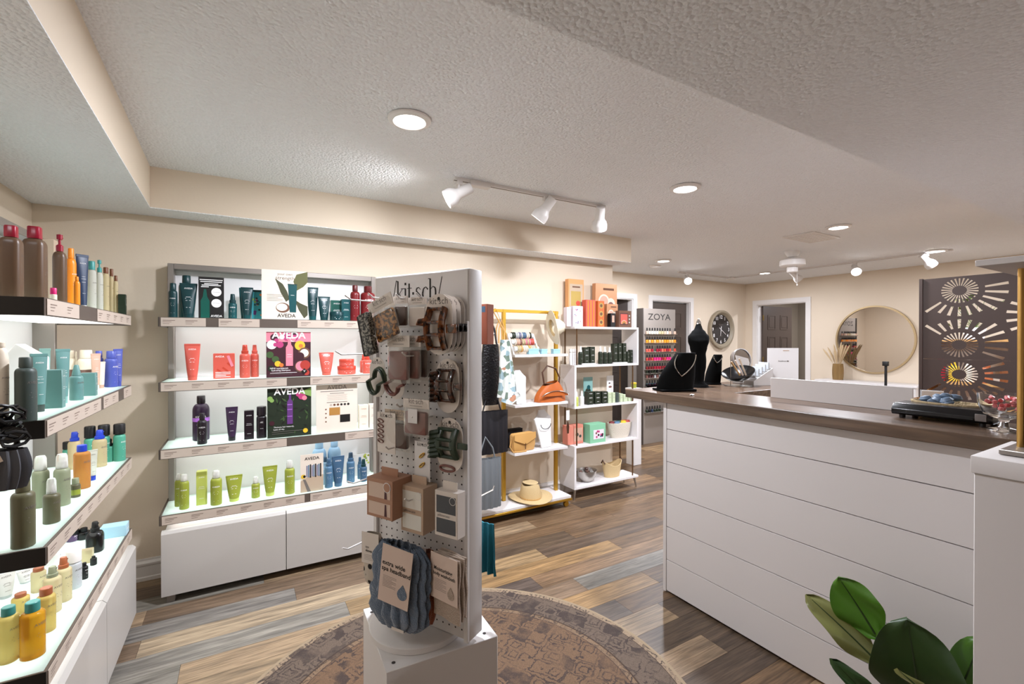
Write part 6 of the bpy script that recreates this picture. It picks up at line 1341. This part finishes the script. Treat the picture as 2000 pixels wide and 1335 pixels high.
t2 = thing('pedestal', 'slim white pedestal under the small yellow tin', 'pedestal', (tx, 3.9, 0)); B((-.06, -.06, 0), (.06, .06, zt-.021)).build('column', 'white_matte', t2, bevel=.002, seg=1); B((-.07, -.07, zt-.02), (.07, .07, zt)).build('top', 'white_matte', t2, bevel=.002, seg=1)

# ------------------------------------------------------------------ far wall and mirror wall
c = on('y', 1409.5, 643, FY-.04); t = thing('wall_clock', 'large round wall clock with a dark face and white numerals', 'clock', (c.x, FY-.005, c.z))
RC = .325; mat('clock_rim', '#938773', .45); mat('clock_face', '#2b2522', .5)
rot = Matrix.Rotation(PI/2, 4, 'X')
MB().lathe([(0, 0), (RC*.97, 0), (RC, .02), (RC*1.0, .055), (RC*.9, .06), (RC*.78, .025), (RC*.77, .015), (0, .015)], 48).xf(rot).build('rim', 'clock_rim', t)
MB().lathe([(0, .020), (RC*.79, .020), (RC*.79, .017)], 48).xf(rot).build('dial', 'clock_face', t)
p = Print()
for k in range(12): a = PI/2-k*PI/6; p.text(str(12 if k == 0 else k), RC*.65*math.cos(a), RC*.65*math.sin(a)-RC*.08, RC*.25, 'ink_white', .01)
p.bar(0, RC*.26, RC*.36, .006, 'ink_grey').bar(0, RC*.20, RC*.24, .005, 'ink_grey').bar(0, -RC*.34, RC*.22, .005, 'ink_grey')
p.onto(t, flat_face(-.0205), 'numerals')
for a, l, w in ((-PI*.5-.12, RC*.34, .007), (-PI*.185, RC*.5, .0045)):
    d = (math.cos(a), math.sin(a)); n = (-d[1]*w, d[0]*w)
    MB().add([(-d[0]*.05+n[0], -.0245, -d[1]*.05+n[1]), (d[0]*l+n[0]*.4, -.0245, d[1]*l+n[1]*.4), (d[0]*l-n[0]*.4, -.0245, d[1]*l-n[1]*.4), (-d[0]*.05-n[0], -.0245, -d[1]*.05-n[1])], [(0, 1, 2, 3)]).build('clock_hand', 'ink_white', t, smooth=0, solid=.001)
c = on('x', 1706, 663, RX-.03); RM = .485; t = thing('round_mirror', 'large round mirror with a thin brass frame on the right wall', 'mirror', (RX-.004, c.y, c.z))
rot = Matrix.Rotation(-PI/2, 4, 'Y'); mat('mirror_room', '#b8b2ac', .02, metal=1); mat('brass_frame', '#b39d78', .4, metal=.7)
MB().lathe([(RM*.955, 0), (RM, 0), (RM, .03), (RM*.955, .03)], 72, ring=True).xf(rot).build('frame', 'brass_frame', t)
MB().lathe([(0, .012), (RM*.956, .012), (RM*.956, .004), (0, .004)], 72).xf(rot).build('mirror_glass', 'mirror_room', t)
# console under the mirror, vase with pampas, tablet stand
ya, yb = on('x', 1790, 748, RX-.35).y, on('x', 1596, 738, RX-.35).y; zc_ = .855
t = thing('console_cabinet', 'low white console cabinet under the round mirror', 'console', (RX-.01, 0, 0))
B((-.36, ya, .06), (-.001, yb, zc_-.03)).build('body', 'white_matte', t, bevel=.002, seg=1); B((-.38, ya-.02, zc_-.03), (-.001, yb+.02, zc_)).build('top', 'white_lacquer', t, bevel=.003)
for k in range(3):
    y0 = ya+(yb-ya)*k/3; d = B((-.375, y0+.006, .08), (-.361, y0+(yb-ya)/3-.006, zc_-.04)).build('door', 'white_matte', t, bevel=.001, seg=1); MB().tube([(-.39, y0+.05, .45), (-.39, y0+.05, .6)], .005, 8).build('handle', 'brass_frame', d)
for y in (ya+.05, yb-.05):
    for x in (-.33, -.05): B((x-.015, y-.015, 0), (x+.015, y+.015, .06)).build('foot', 'white_matte', t, smooth=0)
q = on('x', 1637, 733, RX-.18); t = thing('pampas_vase', 'ribbed amber glass vase holding dried pampas grass', 'vase', (RX-.19, q.y, zc_))
mat('amber_glass', '#a88a5c', .12, trans=.55, ior=1.3); mat('pampas', '#cfb792', .95)
MB().grid(lambda u, v: ((.062*(1+.12*math.sin(PI*v))*(1+.05*math.cos(22*PI*u)))*math.cos(2*PI*u), (.062*(1+.12*math.sin(PI*v))*(1+.05*math.cos(22*PI*u)))*math.sin(2*PI*u), .235*v), 66, 8).build('vase_body', 'amber_glass', t, smooth=60)
MB().lathe([(0, .003), (.06, .003), (.06, 0)], 24).build('vase_floor', 'amber_glass', t)
random.seed(17)
for k in range(17):
    a = 2*PI*k/17+random.uniform(-.2, .2); sp_ = random.uniform(.05, .21); h = random.uniform(.40, .54)-sp_*.4; x, y = sp_*math.cos(a)*.7, sp_*math.sin(a)
    pts = [Vector((x*q_**1.6, y*q_**1.6, .02+h*q_)) for q_ in (0, .3, .55, .75, .9, 1)]
    st = MB().tube(pts[:4], .0018, 5).build('stem', 'pampas', t)
    MB().tube([pts[2], pts[3], pts[4], pts[5], pts[5]+(pts[5]-pts[4])*.6], [.003, .009, .012, .008, .002], 7).build('plume', 'pampas', st)
    fm_ = MB()
    for z in range(80):
        q_ = random.uniform(.5, 1); base = pts[2].lerp(pts[5], (q_-.5)*2); d = Vector((random.uniform(-1, 1), random.uniform(-1, 1), random.uniform(.1, 1))).normalized()*random.uniform(.03, .065); s_ = d.cross(Vector((0, 0, 1))).normalized()*.0012
        fm_.add([base+s_, base-s_, base+d], [(0, 1, 2)])
    fo = fm_.build('plume_hairs', 'pampas', st, smooth=0); fo['kind'] = 'stuff'
q = on('x', 1730, 748, 5.2); qt = on('x', 1732, 708, 5.2)
t = thing('tablet_stand', 'thin black tablet stand rising behind the privacy panel', 'stand', (5.2, q.y, 0)); MB().tube([(0, 0, .02), (0, 0, qt.z)], .011, 10).build('pole', 'black', t); MB().lathe([(0, 0), (.13, 0), (.13, .012), (.02, .02), (0, .02)], 28).build('base', 'black', t); B((-.02, -.022, qt.z-.03), (.012, .022, qt.z+.012)).build('clamp', 'black', t, bevel=.003)

# ------------------------------------------------------------------ laser cut sunburst screen
SX = 4.6; y0, y1 = .60, on('x', 1799, 660, SX).y; zt = on('x', 1799, 546, SX).z
t = thing('fretwork_screen', 'dark brown laser cut privacy screen with sunburst cut-outs', 'screen', (SX, y1, 0)); mat('screen_brown', '#3b2c26', .45, metal=.2)
SWD = y1-y0
def burst_panel(name, zlo, zhi, seed_rows):
    """plate whose sunburst slots are real holes: a filled 2D outline with inner loops"""
    cu = bpy.data.curves.new('plate', 'CURVE'); cu.dimensions = '2D'; cu.fill_mode = 'BOTH'; cu.extrude = .002
    def loop(pts):
        s_ = cu.splines.new('POLY'); s_.points.add(len(pts)-1)
        for q, (a, b_) in zip(s_.points, pts): q.co = (a, b_, 0, 1)
        s_.use_cyclic_u = True
    loop([(0, zlo), (SWD, zlo), (SWD, zhi), (0, zhi)])
    used = []
    def slotq(cx, cz, r0, r1, a, w0, w1):
        d = (math.cos(a), math.sin(a)); n = (-d[1], d[0]); pts = [(cx+d[0]*r0+n[0]*w0, cz+d[1]*r0+n[1]*w0), (cx+d[0]*r1+n[0]*w1, cz+d[1]*r1+n[1]*w1), (cx+d[0]*r1-n[0]*w1, cz+d[1]*r1-n[1]*w1), (cx+d[0]*r0-n[0]*w0, cz+d[1]*r0-n[1]*w0)]
        pts = [(cx+(x-cx)*1.13, z) for x, z in pts]
        if any(not (.018 < x < SWD-.012 and zlo+.006 < z < zhi-.006) for x, z in pts): return
        m0 = (cx+d[0]*(r0+r1)/2, cz+d[1]*(r0+r1)/2)
        if any(math.hypot(q[0]-m0[0], q[1]-m0[1]) < q[2] for q in used): return
        loop(pts)
    for cx, cz in seed_rows:
        for k in range(26): slotq(cx, cz, .036, .092, 2*PI*(k+.5)/26, .0026, .005)
    for i, (cx, cz) in enumerate(seed_rows):
        for k in range(22):
            a = 2*PI*(k+.5)/22; r1 = .205
            m0 = (cx+math.cos(a)*.17, cz+math.sin(a)*.17); m1 = (cx+math.cos(a)*.25, cz+math.sin(a)*.25)
            near = lambda m_, lim: any(j != i and math.hypot(m_[0]-b2[0], m_[1]-b2[1]) < lim for j, b2 in enumerate(seed_rows))
            if near(m0, .205 if abs(math.sin(a)) > .6 else .245): continue
            if not near(m1, .26): r1 = .245
            slotq(cx, cz, .122, r1*.93, a, .0065, .0095)
    ob = bpy.data.objects.new('plate', cu); COL.objects.link(ob); dg = bpy.context.evaluated_depsgraph_get(); me = bpy.data.meshes.new_from_object(ob.evaluated_get(dg)); bpy.data.objects.remove(ob)
    o = bpy.data.objects.new(name, me); COL.objects.link(o); me.materials.clear(); me.materials.append(MATS['screen_brown']); o.parent = t; o.matrix_local = Matrix(((0, 0, -1, 0), (-1, 0, 0, 0), (0, 1, 0, 0), (0, 0, 0, 1)))
yc1 = y1-on('x', 1874, 562, SX).y; zc1, zc2, zs_ = on('x', 1874, 567, SX).z, on('x', 1874, 673, SX).z, on('x', 1874, 702, SX).z
xr = yc1+.50
burst_panel('upper_panel', zs_+.0003, zt, [(yc1, zc1), (yc1, zc2), (xr, (zc1+zc2)/2)])
zc3 = on('x', 1876, 731, SX).z
burst_panel('lower_panel', zs_-.68, zs_-.0003, [(yc1, zc3), (xr, zc3-.25), (yc1, zc3-.48)])
burst_panel('foot_panel', .05, zs_-.684, [(yc1, .4), (xr, .25)])
for y in (0, SWD): B((-.012, -y-.010, 0), (.012, -y+.010, zt+.004)).build('post', 'screen_brown', t, smooth=0)
# leafy plant glimpsed through the upper slots
mat('leaf_bright', '#8a9a35', .45); mat('leaf_mid', '#4f6a2a', .45)
t = thing('stock_shelf', 'wooden stock shelf glimpsed through the slots of the fretwork screen', 'shelf', (5.42, 1.36, 0))
for y in (-.33, .33): B((-.13, y-.01, 0), (.13, y+.01, 1.47)).build('side_panel', 'bin_wood', t, smooth=0)
for z in (.4, .75, 1.08, 1.45): B((-.13, -.32, z-.02), (.13, .32, z)).build('board', 'bin_wood', t, smooth=0)
B((.122, -.32, .02), (.13, .32, 1.43)).build('back_panel', 'paper_beige', t, smooth=0)
for k, (y, z, r_, h, c, l) in enumerate(((.26, 1.081, .035, .2, 'crimson', 'red bottle'), (.17, 1.081, .035, .17, 'yellow_print', 'yellow bottle'), (.07, 1.081, .03, .2, 'ivory', 'ivory bottle'), (-.04, 1.081, .035, .16, 'copper_cap', 'copper bottle'), (-.15, 1.081, .035, .2, 'rust_cap', 'brown bottle'), (.22, .751, .04, .18, 'coral', 'coral bottle'), (.1, .751, .04, .2, 'wine', 'wine bottle'), (-.05, .751, .04, .15, 'honey', 'amber bottle'))):
    bottle(f'{l} on the stock shelf behind the fretwork screen', (5.40, 1.36+y, z), r_, h, c, c, rz=-PI/2, brand=None, group='bottles behind the screen', pm=None)
t = thing('trailing_plant', 'leafy green plant seen through the upper slots of the screen', 'plant', (5.40, 1.40, 1.451))
MB().lathe([(0, 0), (.06, 0), (.075, .10), (.068, .10), (.06, .09), (0, .09)], 20).build('pot', 'white_matte', t)
random.seed(77)
for k in range(34):
    a, rr, z = random.uniform(0, 6.28), random.uniform(.03, .17), random.uniform(.08, .36); c = Vector((rr*math.cos(a)*.7, rr*math.sin(a), z)); d = Vector((math.cos(a), math.sin(a), random.uniform(-.4, .8))).normalized()*.055; s_ = d.cross(Vector((.2, .1, 1))).normalized()*.022
    lf = MB().add([c, c+d*.5+s_, c+d, c+d*.5-s_], [(0, 1, 2, 3)]).build('leaf', random.choice(['leaf_bright', 'leaf_mid', 'leaf_mid']), t, smooth=0, solid=.0006); MB().tube([(0, 0, .09), c*.5+Vector((0, 0, .05)), c], .0015, 4).build('stalk', 'leaf_mid', lf)

# ------------------------------------------------------------------ fiddle leaf plant by the counter
mat('stem_brown', '#2c2016', .7); mat('pot_clay', '#cfcac4', .6)
m, nt, b, N, L = nodes_mat('fig_leaf'); b.inputs['Base Color'].default_value = (*lin('#3f6a14'), 1); b.inputs['Roughness'].default_value = .34
m, nt, b, N, L = nodes_mat('fig_leaf_dark'); b.inputs['Base Color'].default_value = (*lin('#27401a'), 1); b.inputs['Roughness'].default_value = .32
m, nt, b, N, L = nodes_mat('fig_leaf_pale'); b.inputs['Base Color'].default_value = (*lin('#6d6e3c'), 1); b.inputs['Roughness'].default_value = .4
mat('leaf_rib', '#22330f', .5)
PX = 1.86; foot = Vector((PX, .62, 0)); t = thing('fiddle_leaf_plant', 'potted fiddle leaf fig with large green leaves in front of the counter', 'plant', foot)
MB().lathe([(0, 0), (.085, 0), (.10, .02), (.115, .20), (.12, .205), (.12, .22), (.108, .22), (.105, .19), (0, .19)], 32).build('pot', 'pot_clay', t)
MB().lathe([(0, .196), (.1, .195)], 24).build('soil', 'stem_brown', t)
def P3(px, py, x): return on('x', px, py, x)-foot
top = P3(1716, 1250, PX)
MB().tube([Vector((0, 0, .19)), Vector((.005, -.01, .3)), P3(1745, 1335, PX), P3(1733, 1300, PX), top], [.009, .008, .006, .005, .003], 8).build('stem', 'stem_brown', t)
def leaf_(base, tip, w, m_, nrm, curl=.12, name='leaf', fold=.10):
    base, tip, nrm = Vector(base), Vector(tip), Vector(nrm).normalized(); ax = tip-base; ln = ax.length; ax = ax/ln; side = ax.cross(nrm).normalized(); nrm = side.cross(ax)
    def wd(v): return w*(math.sin(PI*min(1, v**.85))**.62)*(.72+.42*v-.12*math.sin(3.3*PI*v)*.5)*(1-.92*max(0, v-.94)/.06*.5)
    def f(u, v):
        s_ = u*2-1; ww = wd(v)*.5*(1+.03*math.sin(14*v+3*s_)); return base+ax*(ln*v)+side*(ww*s_)+nrm*(curl*ln*math.sin(PI*v)*.6+fold*ww*abs(s_)+.012*math.sin(9*v+4*s_)*abs(s_))
    lo = MB().grid(f, 10, 18).build(name, m_, t, smooth=80, solid=.0008)
    MB().tube([f(.5, q/12)+nrm*.0012 for q in range(1, 12)], [.0035-.0025*q/11 for q in range(11)], 6).build('midrib', 'leaf_rib', lo)
    return lo
cam_n = (EYEP-(foot+Vector((0, 0, .45)))).normalized()
leaf_(P3(1716, 1248, PX), P3(1637, 1126, PX-.02), .165, 'fig_leaf', cam_n+Vector((0, .55, .2)), -.05, fold=.2)
leaf_(P3(1723, 1302, PX-.01), P3(1574, 1160, PX-.05), .12, 'fig_leaf_pale', cam_n+Vector((.2, .5, .6)), .06)
leaf_(P3(1800, 1400, PX-.06), P3(1772, 1208, PX-.10), .24, 'fig_leaf_dark', cam_n+Vector((0, 0, .25)), .05, fold=.16)
leaf_(P3(1850, 1400, PX+.04), P3(1915, 1245, PX+.08), .15, 'fig_leaf', cam_n+Vector((.1, -.4, .3)), .05)
leaf_(P3(1730, 1400, PX-.05), P3(1623, 1285, PX-.10), .075, 'fig_leaf_dark', cam_n+Vector((.3, .9, .6)), .08)
leaf_(P3(1830, 1380, PX-.12), P3(1750, 1305, PX-.14), .035, 'fig_leaf_pale', cam_n+Vector((.3, .2, .9)), .1)
leaf_(P3(1700, 1420, PX), P3(1790, 1480, PX+.1), .14, 'fig_leaf_dark', Vector((0, 0, 1)), .1)
